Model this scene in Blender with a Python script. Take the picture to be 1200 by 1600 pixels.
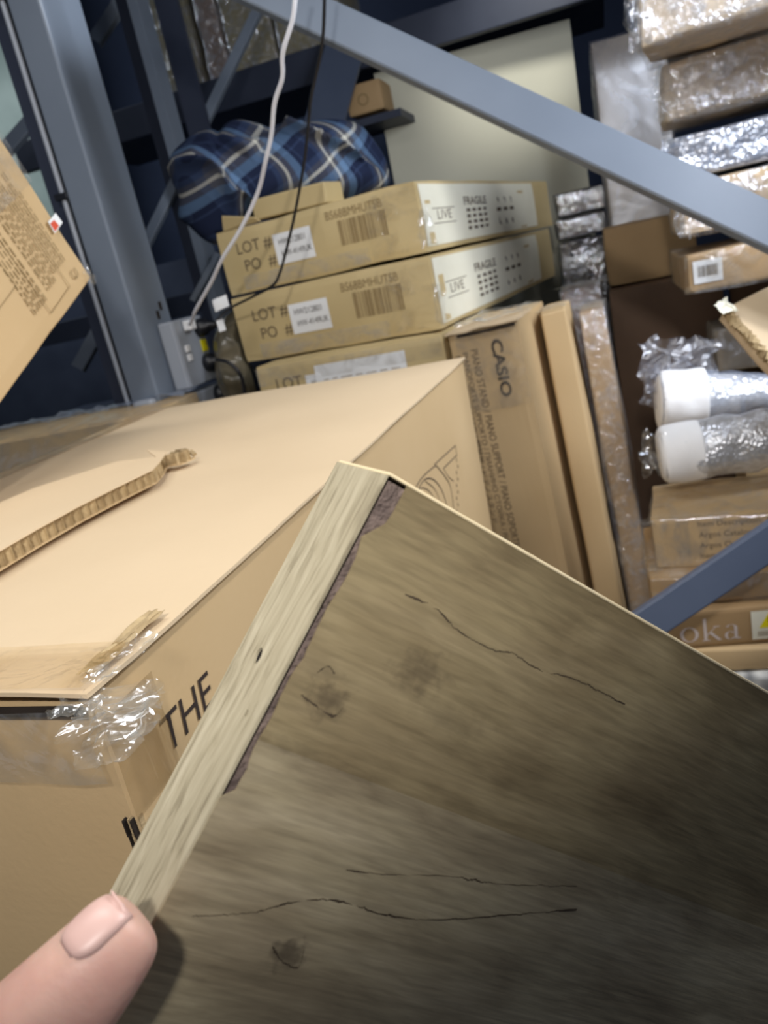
import bpy, bmesh, math, random
from mathutils import Vector, Matrix, Euler, noise
from mathutils.bvhtree import BVHTree
R = math.radians
for o in list(bpy.data.objects): bpy.data.objects.remove(o)
SC = bpy.context.scene
COL = SC.collection

# ------------------------------------------------------------------ camera
FPX = 1200.0
CR = Vector((0.94338, 0.26015, -0.20581))      # camera right
CD = Vector((-0.10763, -0.34681, -0.93174))    # camera down
CF = Vector((-0.31377, 0.90113, -0.29918))     # camera forward
CP = Vector((0, 0, 1.6))
cam_d = bpy.data.cameras.new('camera'); cam = bpy.data.objects.new('camera', cam_d); COL.objects.link(cam)
cam_d.sensor_fit = 'HORIZONTAL'; cam_d.sensor_width = 36; cam_d.lens = 36 * FPX / 1200
cam_d.clip_start = 0.02
mw = Matrix.Identity(4)
for i in range(3):
    mw[i][0] = CR[i]; mw[i][1] = -CD[i]; mw[i][2] = -CF[i]; mw[i][3] = CP[i]
cam.matrix_world = mw
cam_d.dof.use_dof = True; cam_d.dof.focus_distance = 0.38; cam_d.dof.aperture_fstop = 36 / 1.9
SC.camera = cam

# ------------------------------------------------------------------ light and exposure
SC.view_settings.view_transform = 'Standard'; SC.view_settings.look = 'None'
SC.view_settings.gamma = 1; SC.view_settings.exposure = 0.0; SC.view_settings.use_curve_mapping = False
W = bpy.data.worlds.new('world'); SC.world = W; W.use_nodes = True
W.node_tree.nodes['Background'].inputs[0].default_value = (0.58, 0.66, 0.84, 1)
W.node_tree.nodes['Background'].inputs[1].default_value = 0.20
def area(name, loc, target, size, power, color, spread=180):
    l = bpy.data.lights.new(name, 'AREA'); l.shape = 'RECTANGLE'; l.size, l.size_y = size
    l.energy = power; l.color = color; l.spread = R(spread)
    o = bpy.data.objects.new(name, l); COL.objects.link(o); o.location = loc
    o.rotation_euler = (Vector(target) - Vector(loc)).to_track_quat('-Z', 'Y').to_euler()
    return o
def spot(name, loc, axis, half, power, color, blend=0.2, rad=0.05):
    l = bpy.data.lights.new(name, 'SPOT'); l.energy = power; l.color = color; l.spot_size = R(2 * half); l.spot_blend = blend; l.shadow_soft_size = rad
    o = bpy.data.objects.new(name, l); COL.objects.link(o); o.location = loc; o.rotation_euler = Vector(axis).to_track_quat('-Z', 'Y').to_euler(); return o
area('aisle_tube_light', (1.25, 1.3, 2.5), (-0.2, 1.5, 1.2), (0.25, 1.0), 36, (0.95, 0.97, 1.0))
area('overhead_tube_light', (-0.75, 0.6, 3.0), (-0.5, 0.6, 1.3), (0.3, 1.2), 15, (0.98, 0.97, 0.95))
spot('added_board_spot', (0.07, -0.49, 2.22), (-0.422, 0.842, -0.335), 32.8, 58, (1.0, 0.96, 0.91), 0.25, 0.05)  # added spot, no fixture seen; cone edge stands in for shade on the board
spot('added_side_spot', (0.39, 0.40, 1.88), (-0.855, 0.518, -0.018), 65.0, 6, (1.0, 0.96, 0.92), 0.12, 0.04)  # unseen lamp put in to light the board and the big carton's side
area('rack_lamp_light', (0.55, 1.35, 2.35), (0.5, 2.0, 1.8), (0.15, 0.5), 11, (0.80, 0.87, 1.0))
spot('added_panel_spot', (0.05, 2.75, 2.95), (-0.36, 1.1, -0.60), 16, 60, (1.0, 0.98, 0.9), 0.6, 0.12)  # invented spot for the bright upper part of the beige panel
spot('added_post_spot', (0.35, 2.3, 3.2), (-1.6, -0.45, -0.55), 15, 130, (0.86, 0.92, 1.0), 0.3, 0.05)  # added out of view; cone's lower edge imitates the shadow line on the post
area('added_wall_fill', (-3.6, 3.6, 3.3), (-3.4, 5.2, 1.8), (1.2, 0.3), 26, (0.88, 0.96, 1.0))  # fill put in to brighten the pale wall, no such source seen

def ray(px, py): return CR * ((px - 600) / FPX) + CD * ((py - 800) / FPX) + CF
def at(px, py, depth): return CP + ray(px, py) * depth
def aty(px, py, y): d = ray(px, py); return CP + d * ((y - CP.y) / d.y)

# ------------------------------------------------------------------ materials
MATS = {}
def srgb(c):
    return tuple(((v / 255) / 12.92 if v / 255 <= 0.04045 else ((v / 255 + 0.055) / 1.055) ** 2.4) for v in c) + (1,)
def newmat(name):
    m = bpy.data.materials.new(name); m.use_nodes = True
    nt = m.node_tree; b = nt.nodes['Principled BSDF']; MATS[name] = m
    return m, nt, b
def N(nt, typ, **kw):
    n = nt.nodes.new(typ)
    for k, v in kw.items():
        if k in ('operation', 'blend_type', 'data_type', 'noise_dimensions', 'wave_type', 'bands_direction', 'interpolation'): setattr(n, k, v)
        else: n.inputs[k].default_value = v
    return n
def L(nt, a, ao, b, bi): nt.links.new(a.outputs[ao], b.inputs[bi])
def ramp(nt, stops, interp='LINEAR'):
    n = nt.nodes.new('ShaderNodeValToRGB'); n.color_ramp.interpolation = interp
    while len(n.color_ramp.elements) < len(stops): n.color_ramp.elements.new(0.5)
    for e, (p, c) in zip(n.color_ramp.elements, stops): e.position = p; e.color = c
    return n
def noisy(name, c1, c2, rough=0.8, scale=8, bump=0.15, bscale=120, stretch=(1, 1, 1), spec=0.3, metal=0, detail=4):
    m, nt, b = newmat(name)
    tc = N(nt, 'ShaderNodeTexCoord'); mp = N(nt, 'ShaderNodeMapping'); mp.inputs['Scale'].default_value = stretch
    L(nt, tc, 'Object', mp, 'Vector')
    n1 = N(nt, 'ShaderNodeTexNoise', Scale=scale, Detail=detail); L(nt, mp, 0, n1, 'Vector')
    cr = ramp(nt, [(0.3, srgb(c1)), (0.7, srgb(c2))]); L(nt, n1, 0, cr, 0); L(nt, cr, 0, b, 'Base Color')
    n2 = N(nt, 'ShaderNodeTexNoise', Scale=bscale, Detail=3); L(nt, mp, 0, n2, 'Vector')
    bp = N(nt, 'ShaderNodeBump', Strength=bump, Distance=0.002); L(nt, n2, 0, bp, 'Height'); L(nt, bp, 0, b, 'Normal')
    b.inputs['Roughness'].default_value = rough; b.inputs['Specular IOR Level'].default_value = spec; b.inputs['Metallic'].default_value = metal
    return m
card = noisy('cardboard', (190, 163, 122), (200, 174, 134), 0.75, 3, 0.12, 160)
card_lot = noisy('cardboard_yellow', (190, 170, 124), (201, 181, 136), 0.7, 4, 0.12, 140)
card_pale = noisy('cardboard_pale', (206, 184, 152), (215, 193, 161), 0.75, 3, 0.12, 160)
card_brown = noisy('cardboard_brown', (158, 130, 94), (172, 143, 104), 0.65, 4, 0.12, 120)
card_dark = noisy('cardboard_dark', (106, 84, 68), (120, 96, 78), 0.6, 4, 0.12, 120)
card_grey = noisy('cardboard_grey', (134, 126, 116), (150, 140, 128), 0.6, 4, 0.1, 120)
card_olive = noisy('cardboard_olive', (120, 110, 74), (136, 124, 84), 0.5, 4, 0.1, 120)
card_raw = noisy('cardboard_torn', (150, 130, 98), (186, 164, 126), 0.95, 60, 0.6, 300)
card_side = noisy('cardboard_grey_front', (150, 140, 126), (158, 148, 134), 0.8, 3, 0.12, 160)
dark_gap = noisy('dark_gap', (34, 28, 24), (46, 38, 32), 0.9, 20)
paper = noisy('white_paper', (226, 228, 230), (236, 238, 240), 0.6, 6, 0.05, 80)
paper_cream = noisy('cream_paper', (226, 224, 206), (238, 236, 220), 0.6, 6, 0.1, 60)
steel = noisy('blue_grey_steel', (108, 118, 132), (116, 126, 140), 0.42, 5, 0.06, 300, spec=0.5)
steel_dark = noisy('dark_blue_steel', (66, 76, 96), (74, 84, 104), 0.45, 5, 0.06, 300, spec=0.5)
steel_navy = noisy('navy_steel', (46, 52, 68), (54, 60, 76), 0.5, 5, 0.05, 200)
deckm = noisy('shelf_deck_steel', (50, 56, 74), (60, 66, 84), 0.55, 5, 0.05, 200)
concrete = noisy('concrete', (78, 78, 80), (92, 92, 92), 0.9, 4, 0.3, 60)
wallm = noisy('wall_sheet', (46, 56, 80), (56, 66, 90), 0.8, 2, 0.1, 30)
wallpale = noisy('pale_wall_sheet', (112, 126, 122), (158, 170, 166), 0.7, 1.6, 0.1, 10)
plastic_white = noisy('white_plastic', (225, 226, 230), (235, 236, 238), 0.35, 4, 0.02, 50, spec=0.5)
plastic_grey = noisy('grey_metal_clad', (150, 156, 166), (160, 166, 176), 0.35, 4, 0.02, 50, spec=0.5)
plastic_black = noisy('black_plastic', (18, 20, 26), (26, 28, 34), 0.4, 4, 0.03, 50, spec=0.5)
rubber_white = noisy('white_cable', (214, 216, 226), (226, 228, 236), 0.45, 4, 0.02, 50)
yellow = noisy('yellow_label', (228, 214, 20), (236, 222, 30), 0.5, 4)
red = noisy('red_print', (206, 84, 62), (214, 92, 68), 0.6, 4)
ink = noisy('black_ink', (46, 38, 36), (56, 46, 42), 0.8, 10)
ink_soft = noisy('faded_ink', (126, 106, 72), (140, 118, 82), 0.8, 30)
ink_mid = noisy('grey_ink', (88, 76, 62), (100, 86, 70), 0.8, 30)
ink_lilac = noisy('white_print', (196, 184, 182), (208, 196, 192), 0.7, 30)
mdf = noisy('beige_board', (196, 194, 176), (202, 200, 182), 0.55, 2, 0.03, 60)
foam = noisy('white_foam', (232, 234, 238), (244, 245, 248), 0.7, 10, 0.3, 60)
pattern = noisy('grey_floral_print', (120, 122, 124), (226, 226, 222), 0.6, 28, 0.1, 60, detail=1)
bag = noisy('dull_brown_film', (70, 66, 54), (112, 104, 86), 0.25, 12, 0.5, 30, spec=0.5)

def film_mat(name, base=0.10, tint=(225, 230, 238), rough=0.12, scale=35, bump=0.8, cells=False, hi=0.45):
    m, nt, b = newmat(name); nt.nodes.remove(b)
    out = nt.nodes['Material Output']
    tc = N(nt, 'ShaderNodeTexCoord')
    tr = N(nt, 'ShaderNodeBsdfTransparent'); gl = N(nt, 'ShaderNodeBsdfGlossy', Roughness=rough)
    gl.inputs['Color'].default_value = srgb((245, 248, 255))
    df = N(nt, 'ShaderNodeBsdfDiffuse'); df.inputs['Color'].default_value = srgb(tint)
    if cells:
        n2 = N(nt, 'ShaderNodeTexVoronoi', Scale=scale * 3); 
    else:
        n2 = N(nt, 'ShaderNodeTexNoise', Scale=scale, Detail=3, Distortion=1.5)
    L(nt, tc, 'Object', n2, 'Vector')
    bp = N(nt, 'ShaderNodeBump', Strength=bump, Distance=0.01); L(nt, n2, 0, bp, 'Height'); L(nt, bp, 0, gl, 'Normal')
    n3 = N(nt, 'ShaderNodeTexNoise', Scale=scale * 0.6, Detail=4, Distortion=2.0); L(nt, tc, 'Object', n3, 'Vector')
    rp = ramp(nt, [(0.42, (base,) * 3 + (1,)), (0.72, (hi,) * 3 + (1,))]); L(nt, n3, 0, rp, 0)
    mx = N(nt, 'ShaderNodeMixShader'); mx.inputs[0].default_value = 0.35; L(nt, gl, 0, mx, 1); L(nt, df, 0, mx, 2)
    m2 = N(nt, 'ShaderNodeMixShader'); L(nt, rp, 0, m2, 0); L(nt, tr, 0, m2, 1); L(nt, mx, 0, m2, 2)
    L(nt, m2, 0, out, 'Surface')
    return m
film = film_mat('clear_shrink_wrap', 0.16, hi=0.55)
film_dark = film_mat('dark_shrink_wrap', 0.5, tint=(60, 66, 82), hi=0.8, bump=0.7)
clear_tape = film_mat('clear_tape', 0.10, tint=(225, 222, 210), scale=22, hi=0.42, rough=0.15, bump=0.35)
tape = film_mat('brown_tape', 0.30, tint=(206, 164, 88), hi=0.55, scale=14, rough=0.18, bump=0.4)
bubble = film_mat('bubble_wrap', 0.6, tint=(222, 226, 232), scale=40, cells=True, hi=0.85, rough=0.35, bump=0.3)
milky = film_mat('milky_film', 0.25, tint=(104, 106, 128), scale=9, hi=0.5, rough=0.42, bump=0.25)
bubble_blue = film_mat('bluish_bubble_wrap', 0.4, tint=(176, 192, 220), scale=26, cells=True, hi=0.75, rough=0.3, bump=0.4)

# plaid cloth
def plaid_mat():
    m, nt, b = newmat('plaid_flannel')
    uv = N(nt, 'ShaderNodeUVMap'); sp = N(nt, 'ShaderNodeSeparateXYZ')
    nz = N(nt, 'ShaderNodeTexNoise', Scale=3.0, Detail=1); L(nt, uv, 0, nz, 'Vector')
    mxv = N(nt, 'ShaderNodeMix', data_type='VECTOR'); mxv.inputs[0].default_value = 0.07
    L(nt, uv, 0, mxv, 4); L(nt, nz, 1, mxv, 5); L(nt, mxv, 1, sp, 0)
    navy, blue, mid, white, grey = [srgb(c) for c in ((34, 42, 66), (100, 128, 162), (56, 70, 100), (214, 212, 200), (82, 84, 94))]
    outs = []
    for ax, fr in ((0, 3.4), (1, 2.6)):
        mu = N(nt, 'ShaderNodeMath', operation='MULTIPLY'); mu.inputs[1].default_value = fr; L(nt, sp, ax, mu, 0)
        f = N(nt, 'ShaderNodeMath', operation='FRACT'); L(nt, mu, 0, f, 0)
        r = ramp(nt, [(0.0, navy), (0.26, mid), (0.36, grey), (0.46, white), (0.52, grey), (0.64, blue), (0.80, navy), (0.9, mid), (0.94, navy)], 'CONSTANT')
        L(nt, f, 0, r, 0); outs.append(r)
    mx = N(nt, 'ShaderNodeMix', data_type='RGBA'); mx.inputs[0].default_value = 0.5
    L(nt, outs[0], 0, mx, 6); L(nt, outs[1], 0, mx, 7); L(nt, mx, 2, b, 'Base Color')
    b.inputs['Roughness'].default_value = 0.95; b.inputs['Specular IOR Level'].default_value = 0.1
    tc = N(nt, 'ShaderNodeTexCoord'); n2 = N(nt, 'ShaderNodeTexNoise', Scale=220, Detail=2); L(nt, tc, 'Object', n2, 'Vector')
    bp = N(nt, 'ShaderNodeBump', Strength=0.3, Distance=0.002); L(nt, n2, 0, bp, 'Height'); L(nt, bp, 0, b, 'Normal')
    return m
plaid = plaid_mat()

# ------------------------------------------------------------------ object helpers
def link(name, bm, mats, parent=None, smooth=False, bevel=0, loc=None, mod=None):
    me = bpy.data.meshes.new(name); bmesh.ops.recalc_face_normals(bm, faces=bm.faces[:]) if mod != 'keep' else None
    bm.to_mesh(me); bm.free()
    if not isinstance(mats, (list, tuple)): mats = [mats]
    for m in mats: me.materials.append(m)
    o = bpy.data.objects.new(name, me); COL.objects.link(o)
    if smooth:
        for p in me.polygons: p.use_smooth = True
    if parent: o.parent = parent
    if loc is not None: o.location = loc
    if bevel:
        b = o.modifiers.new('bevel', 'BEVEL'); b.width = bevel; b.segments = 2; b.limit_method = 'ANGLE'
    return o
def tag(o, label, cat, group=None):
    o['label'] = label; o['category'] = cat
    if group: o['group'] = group
    return o
def thing(name, label, cat, loc=(0, 0, 0), rot=(0, 0, 0), group=None):
    o = bpy.data.objects.new(name, None); COL.objects.link(o); o.location = loc; o.rotation_euler = rot
    o.empty_display_size = 0.05
    return tag(o, label, cat, group)
def box_bm(bm, c, d, mat=0, rot=None):
    M4 = Matrix.Translation(c)
    if rot is not None: M4 = M4 @ rot.to_4x4()
    r = bmesh.ops.create_cube(bm, size=1, matrix=M4 @ Matrix.Diagonal((d[0], d[1], d[2], 1)))
    for v in r['verts']:
        for f in v.link_faces: f.material_index = mat
    return r['verts']
def quad(bm, pts, mat=0):
    f = bm.faces.new([bm.verts.new(p) for p in pts]); f.material_index = mat; return f
def bar_bm(bm, a, b, w, t, up=Vector((0, 0, 1)), mat=0):
    """rectangular bar from a to b; w across the direction in the plane facing `up`, t along `up`"""
    a, b = Vector(a), Vector(b); d = (b - a).normalized(); n = (up - d * up.dot(d)).normalized(); s = d.cross(n)
    rot = Matrix((s, n, d)).transposed()
    return box_bm(bm, (a + b) / 2, (w, t, (b - a).length), mat, rot)
def smooth_pts(pts, n=8):
    P = [Vector(p) for p in pts]; P = [2 * P[0] - P[1]] + P + [2 * P[-1] - P[-2]]; out = []
    for i in range(1, len(P) - 2):
        for k in range(n):
            t = k / n; a, b, c, d = P[i - 1], P[i], P[i + 1], P[i + 2]
            out.append(0.5 * ((2 * b) + (c - a) * t + (2 * a - 5 * b + 4 * c - d) * t * t + (3 * b - a - 3 * c + d) * t ** 3))
    return out + [P[-2]]
def tube_bm(bm, pts, rad, seg=10, mat=0, cap=True):
    rings = []; prev = None
    for i, p in enumerate(pts):
        d = (pts[min(i + 1, len(pts) - 1)] - pts[max(i - 1, 0)]).normalized()
        n = (prev - d * prev.dot(d)).normalized() if prev else d.orthogonal().normalized(); prev = n; s = d.cross(n)
        r = rad(i / (len(pts) - 1)) if callable(rad) else rad
        rings.append([bm.verts.new(p + (n * math.cos(a) + s * math.sin(a)) * r) for a in [2 * math.pi * k / seg for k in range(seg)]])
    for a, b in zip(rings, rings[1:]):
        for k in range(seg):
            f = bm.faces.new((a[k], a[(k + 1) % seg], b[(k + 1) % seg], b[k])); f.material_index = mat
    if cap:
        for r in (rings[0], rings[-1]): bm.faces.new(r).material_index = mat
# text outlines -> 2D polygons, cached
TX = {}
def text_geo(s, bold=0.0, shear=0.0):
    k = (s, bold, shear)
    if k not in TX:
        cu = bpy.data.curves.new('t', 'FONT'); cu.body = s; cu.offset = bold; cu.shear = shear; cu.resolution_u = 3
        o = bpy.data.objects.new('t', cu); COL.objects.link(o)
        dg = bpy.context.evaluated_depsgraph_get(); me = o.evaluated_get(dg).to_mesh()
        TX[k] = ([(v.co.x, v.co.y) for v in me.vertices], [tuple(p.vertices) for p in me.polygons])
        o.evaluated_get(dg).to_mesh_clear(); bpy.data.objects.remove(o); bpy.data.curves.remove(cu)
    return TX[k]
def text_bm(bm, s, org, u, v, width=None, height=None, mat=1, bold=0.0, shear=0.0, vscale=1.0):
    vs, fs = text_geo(s, bold, shear)
    if not vs: return
    x0 = min(a for a, b in vs); x1 = max(a for a, b in vs); y0 = min(b for a, b in vs); y1 = max(b for a, b in vs)
    sx = width / (x1 - x0) if width else height / 0.73
    sy = height / (0.73 if not width else (y1 - y0)) if height else sx * vscale
    u, v = Vector(u), Vector(v)
    V = [bm.verts.new(Vector(org) + u * (a - x0) * sx + v * (b - (0 if not width else y0)) * sy) for a, b in vs]
    for f in fs:
        try: bm.faces.new([V[i] for i in f]).material_index = mat
        except ValueError: pass
def barcode_bm(bm, org, u, v, w, h, mat=1, seed=1):
    rn = random.Random(seed); x = 0; u, v = Vector(u), Vector(v)
    while x < w:
        t = rn.choice((0.6, 1, 1.6, 2.2)) * w / 60
        o = Vector(org) + u * x; quad(bm, [o, o + u * t, o + u * t + v * h, o + v * h], mat); x += t + rn.choice((0.8, 1.2, 1.8)) * w / 60
# carton body: subdivided, slightly bulged, worn corners
def carton_bm(d, wob=0.003, cuts=8, bulge=0.003, seed=0):
    bm = bmesh.new(); bmesh.ops.create_cube(bm, size=1)
    bmesh.ops.subdivide_edges(bm, edges=bm.edges[:], cuts=cuts, use_grid_fill=True)
    for v in bm.verts:
        p = v.co.copy()
        q = Vector((p.x * d[0], p.y * d[1], p.z * d[2]))
        nrm = Vector([(1 if abs(abs(p[i]) - 0.5) < 1e-4 else 0) * (1 if p[i] > 0 else -1) for i in range(3)])
        k = sum(abs(c) for c in nrm)
        if k == 1:
            f = 1.0
            for i in range(3):
                if not nrm[i]: f *= (1 - (2 * p[i]) ** 2)
            q += nrm * f * bulge
        if k >= 2: q -= nrm * 0.0008 * k
        w = noise.noise_vector(q * 9 + Vector((seed * 7.1, 0, 0))) * wob
        if k == 3: w *= 2
        v.co = q + w * 0.6
    return bm
BOX = {
'BIG': [[-0.68, 0.9325, 1.1172], [0, 0.2, -1.38], [0.738, 1.1859, 0.55]],
'LOT1': [[-0.5914, 2.5919, 1.6895], [0, 0, -9.36], [0.5866, 1.3283, 0.1631]],
'LOT2': [[-0.5812, 2.5178, 1.5155], [0, 0, -8.56], [0.5697, 1.3014, 0.1722]],
'LOT3': [[-0.6172, 2.0935, 1.3422], [0, 0, -3.76], [0.5057, 0.6, 0.165]],
'CASIO': [[-0.2449, 1.9447, 0.737], [0.65, -2.6, -5.32], [0.1699, 0.3516, 1.38]],
'STAND2': [[-0.106, 2.0015, 0.7387], [0.24, -3.09, -0.39], [0.065, 0.2, 1.36]],
'STAND3': [[-0.028, 2.0829, 0.716], [0, -2.6, 0.12], [0.060, 0.2, 1.36]],
'STAND4': [[-0.0756, 2.4169, 0.7278], [0.03, -1.45, -0.15], [0.1141, 0.2, 1.4]],
'ARGOS': [[0.2489, 1.6785, 0.936], [0, 0, -3.66], [0.44, 0.2263, 0.1127]],
'R17': [[0.2235, 1.6832, 0.8475], [0, 0, 0.38], [0.44, 0.3, 0.064]],
'OKA': [[0.2314, 1.6641, 0.7707], [0, 0, 3.46], [0.44, 0.3, 0.0844]],
'R19': [[0.2574, 1.6487, 0.7001], [0, 0, 0], [0.44, 0.3, 0.054]],
'R1': [[0.4177, 1.9766, 1.98], [0, -0.17, -6.12], [0.6, 0.3, 0.15]],
'R2': [[0.459, 2.194, 1.8297], [0, 0, -2.9], [0.6, 0.35, 0.1171]],
'R3': [[0.4616, 2.1765, 1.6875], [0, 0, -0.9], [0.6, 0.35, 0.0802]],
'R4': [[0.4661, 2.15, 1.5734], [0, 0, -0.09], [0.6, 0.35, 0.1076]],
'R10': [[0.4562, 2.1402, 1.4351], [0, 0, 1.5], [0.6, 0.35, 0.086]],
'R5': [[0.1294, 3.18, 1.8914], [0, 0, 1.49], [0.2365, 0.2, 0.5303]],
'R9A': [[0.123, 2.8765, 1.4714], [0, 0, 0.1], [0.2751, 0.35, 0.1816]],
'R9B': [[0.1532, 2.8105, 0.7249], [0, 0, -0.82], [0.3367, 0.35, 1.3]],
'R8A': [[-0.0826, 3.3771, 1.6745], [0, 0, 0.14], [0.1815, 0.25, 0.083]],
'R8B': [[-0.0907, 3.3209, 1.5869], [0, 0, 0.01], [0.1786, 0.25, 0.0688]],
'R8C': [[-0.0965, 3.2693, 1.4672], [0, 0, -0.09], [0.168, 0.25, 0.1337]],
'PANEL': [[-0.4932, 3.8862, 1.6747], [0, 0, 5.18], [0.8767, 0.03, 1.5]],
'LEFT': [[-0.8838, 1.5657, 1.8891], [11.97, 12.33, -65.97], [0.7, 0.3, 0.2099]],
'BACKL': [[-1.375, 1.6609, 1.140], [0, 0, 4.97], [0.615, 0.30, 0.5]],
'R12': [[0.4811, 2.237, 1.219], [0, 0, 0], [0.5, 0.2, 0.1135]],
'R13': [[0.5256, 2.215, 1.0999], [0, 0, 0], [0.5, 0.2, 0.0683]],
'FARBOX': [[-0.9236, 3.6613, 2.2871], [0, 0, 0.31], [0.1593, 0.2, 0.1196]],
}
SKIN = {}
def snap(v, bvh, off):
    c_, n_, i_, d_ = bvh.find_nearest(v.co)
    if c_ is not None and d_ < 0.02: v.co = c_ + n_ * off
def carton(key, name, label, mat, cat='cardboard box', group=None, floor=False, prints=None, wob=0.003, bulge=0.003, film_m=None, film_t=0.004, zmin=None, extra=None):
    """thing > body (+ printing in its own mesh), optional shrink_wrap; returns (root, dims)"""
    c, r, d = BOX[key]; c = Vector(c); d = list(d)
    if floor: zmin = 0.0
    rot = Euler([R(a) for a in r])
    if zmin is not None:
        top = c.z + d[2] / 2; sh = (top - zmin); c = c - (rot.to_matrix() @ Vector((0, 0, 1))) * ((sh - d[2]) / 2 - 0.003); d[2] = sh - 0.006
    base = c - rot.to_matrix() @ Vector((0, 0, d[2] / 2))
    t = thing(name, label, cat, base, rot, group)
    bm = carton_bm(d, wob, 8, bulge, hash(key) % 97 if False else sum(map(ord, key)))
    for v in bm.verts: v.co.z += d[2] / 2
    mats = [mat]; bvh = BVHTree.FromBMesh(bm); SKIN[t.name] = bvh
    if prints:
        old = set(bm.verts); mats += prints(bm, d) or []
        for ax in range(3):                      # cut the printing where the carton facets meet so it follows the surface
            nrm = Vector([1.0 if k == ax else 0.0 for k in range(3)])
            for i in range(1, 9):
                co = Vector((0, 0, 0)); co[ax] = d[ax] * i / 9 - (d[ax] / 2 if ax < 2 else 0)
                fs = [f for f in bm.faces if f.material_index > 0]
                ge = list({e for f in fs for e in f.edges}) + list({v for f in fs for v in f.verts}) + fs
                bmesh.ops.bisect_plane(bm, geom=ge, plane_co=co, plane_no=nrm)
        for v in bm.verts:
            if v not in old: snap(v, bvh, 0.0008)
    link('carton_body', bm, mats, t, bevel=0.0025)
    if film_m:
        fb = carton_bm([d[0] + film_t * 2, d[1] + film_t * 2, d[2] + film_t * 1.2], 0.012, 16, 0.006, 5)
        for v in fb.verts: v.co.z += d[2] / 2
        link('shrink_wrap', fb, film_m, t, smooth=True)
    return t, d
def front(d, x, z, off=0.0045): return Vector((-d[0] / 2 + x, -d[1] / 2 - off, z))      # on the -Y face
def right(d, y, z, off=0.0045): return Vector((d[0] / 2 + off, -d[1] / 2 + y, z))       # on the +X face
UX, UY, UZ = Vector((1, 0, 0)), Vector((0, 1, 0)), Vector((0, 0, 1))
def sheet_bm(bm, org, u, v, w, h, n=10, amp=0.0015, seed=0, mat=0, nrm=None):
    """slightly wavy rectangle"""
    u, v = Vector(u), Vector(v); nrm = nrm or u.cross(v); G = []
    for j in range(n + 1):
        row = []
        for i in range(n + 1):
            p = Vector(org) + u * (w * i / n) + v * (h * j / n)
            row.append(bm.verts.new(p + nrm * (noise.noise(p * 25 + Vector((seed, 0, 0))) * amp)))
        G.append(row)
    for j in range(n):
        for i in range(n): bm.faces.new((G[j][i], G[j][i + 1], G[j + 1][i + 1], G[j + 1][i])).material_index = mat
def label_part(name, parent, org, u, v, w, h, mats, draw=None, label=None, amp=0.0004):
    bm = bmesh.new(); u, v, org = Vector(u), Vector(v), Vector(org); n = u.cross(v)
    sheet_bm(bm, org, u, v, w, h, 6, amp)
    bvh = SKIN.get(parent.name)
    if bvh:
        for q in bm.verts: snap(q, bvh, 0.0016 + (amp if amp > 0.001 else 0) * (0.6 + noise.noise(q.co * 30)))
        bm.faces.ensure_lookup_table(); own = BVHTree.FromBMesh(bm); old = set(bm.verts)
    if draw: draw(bm, Vector(org) + n * 0.0012, u, v)
    if draw and bvh:
        for q in bm.verts:
            if q not in old:
                c_, n_, i_, d_ = own.find_nearest(q.co); q.co = c_ + n * (0.0004 + 0.0003 * max(0, (q.co - org).dot(n) - 0.0012) / 0.0005)
    o = link(name, bm, mats, parent, mod='keep')
    if label: o['label'] = label
    return o
def crumple(name, parent, centre, size, mat, seed=0, n=14, label=None, rough=1.0, normal=None, spin=0):
    """crumpled scrap of film: a folded sheet pushed about by noise"""
    bm = bmesh.new(); G = []
    q = (Vector(normal) if normal else Vector((0, 0, 1))).to_track_quat('Z', 'Y').to_matrix() @ Matrix.Rotation(R(spin), 3, 'Z')
    for j in range(n + 1):
        row = []
        for i in range(n + 1):
            p = Vector((size[0] * (i / n - .5), size[1] * (j / n - .5), 0))
            k = Vector((i, j, seed * 3.7))
            p += (noise.noise_vector(k * 0.16) * 0.34 + noise.noise_vector(k * 0.37) * 0.12) * min(size[0], size[1]) * rough
            p.z = abs(p.z) * (size[2] / min(size[0], size[1])) * 3
            row.append(bm.verts.new(Vector(centre) + q @ p))
        G.append(row)
    for j in range(n):
        for i in range(n): bm.faces.new((G[j][i], G[j][i + 1], G[j + 1][i + 1], G[j + 1][i]))
    o = link(name, bm, mat, parent)
    if label: o['label'] = label
    return o

# ================================================================== SETTING
def struct(name, bm, mat):
    o = link(name, bm, mat); o['kind'] = 'structure'; return o
bm = bmesh.new(); box_bm(bm, (-1, 2.2, -0.05), (9, 8, 0.1)); struct('floor', bm, concrete)
bm = bmesh.new(); box_bm(bm, (-1, 6.05, 2), (9, 0.1, 4)); struct('wall_back', bm, wallm)
bm = bmesh.new()
box_bm(bm, (-5.45, 2.2, 2), (0.1, 8, 4)); struct('wall_left', bm, wallpale)
bm = bmesh.new(); box_bm(bm, (3.45, 2.2, 2), (0.1, 8, 4)); struct('wall_right', bm, wallm)
bm = bmesh.new(); box_bm(bm, (-1, 2.2, 4.05), (9, 8, 0.1)); struct('ceiling', bm, wallm)
bm = bmesh.new(); box_bm(bm, (-4.5, 5.15, 2), (2.0, 0.1, 4))
struct('wall_end', bm, wallpale)

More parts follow.
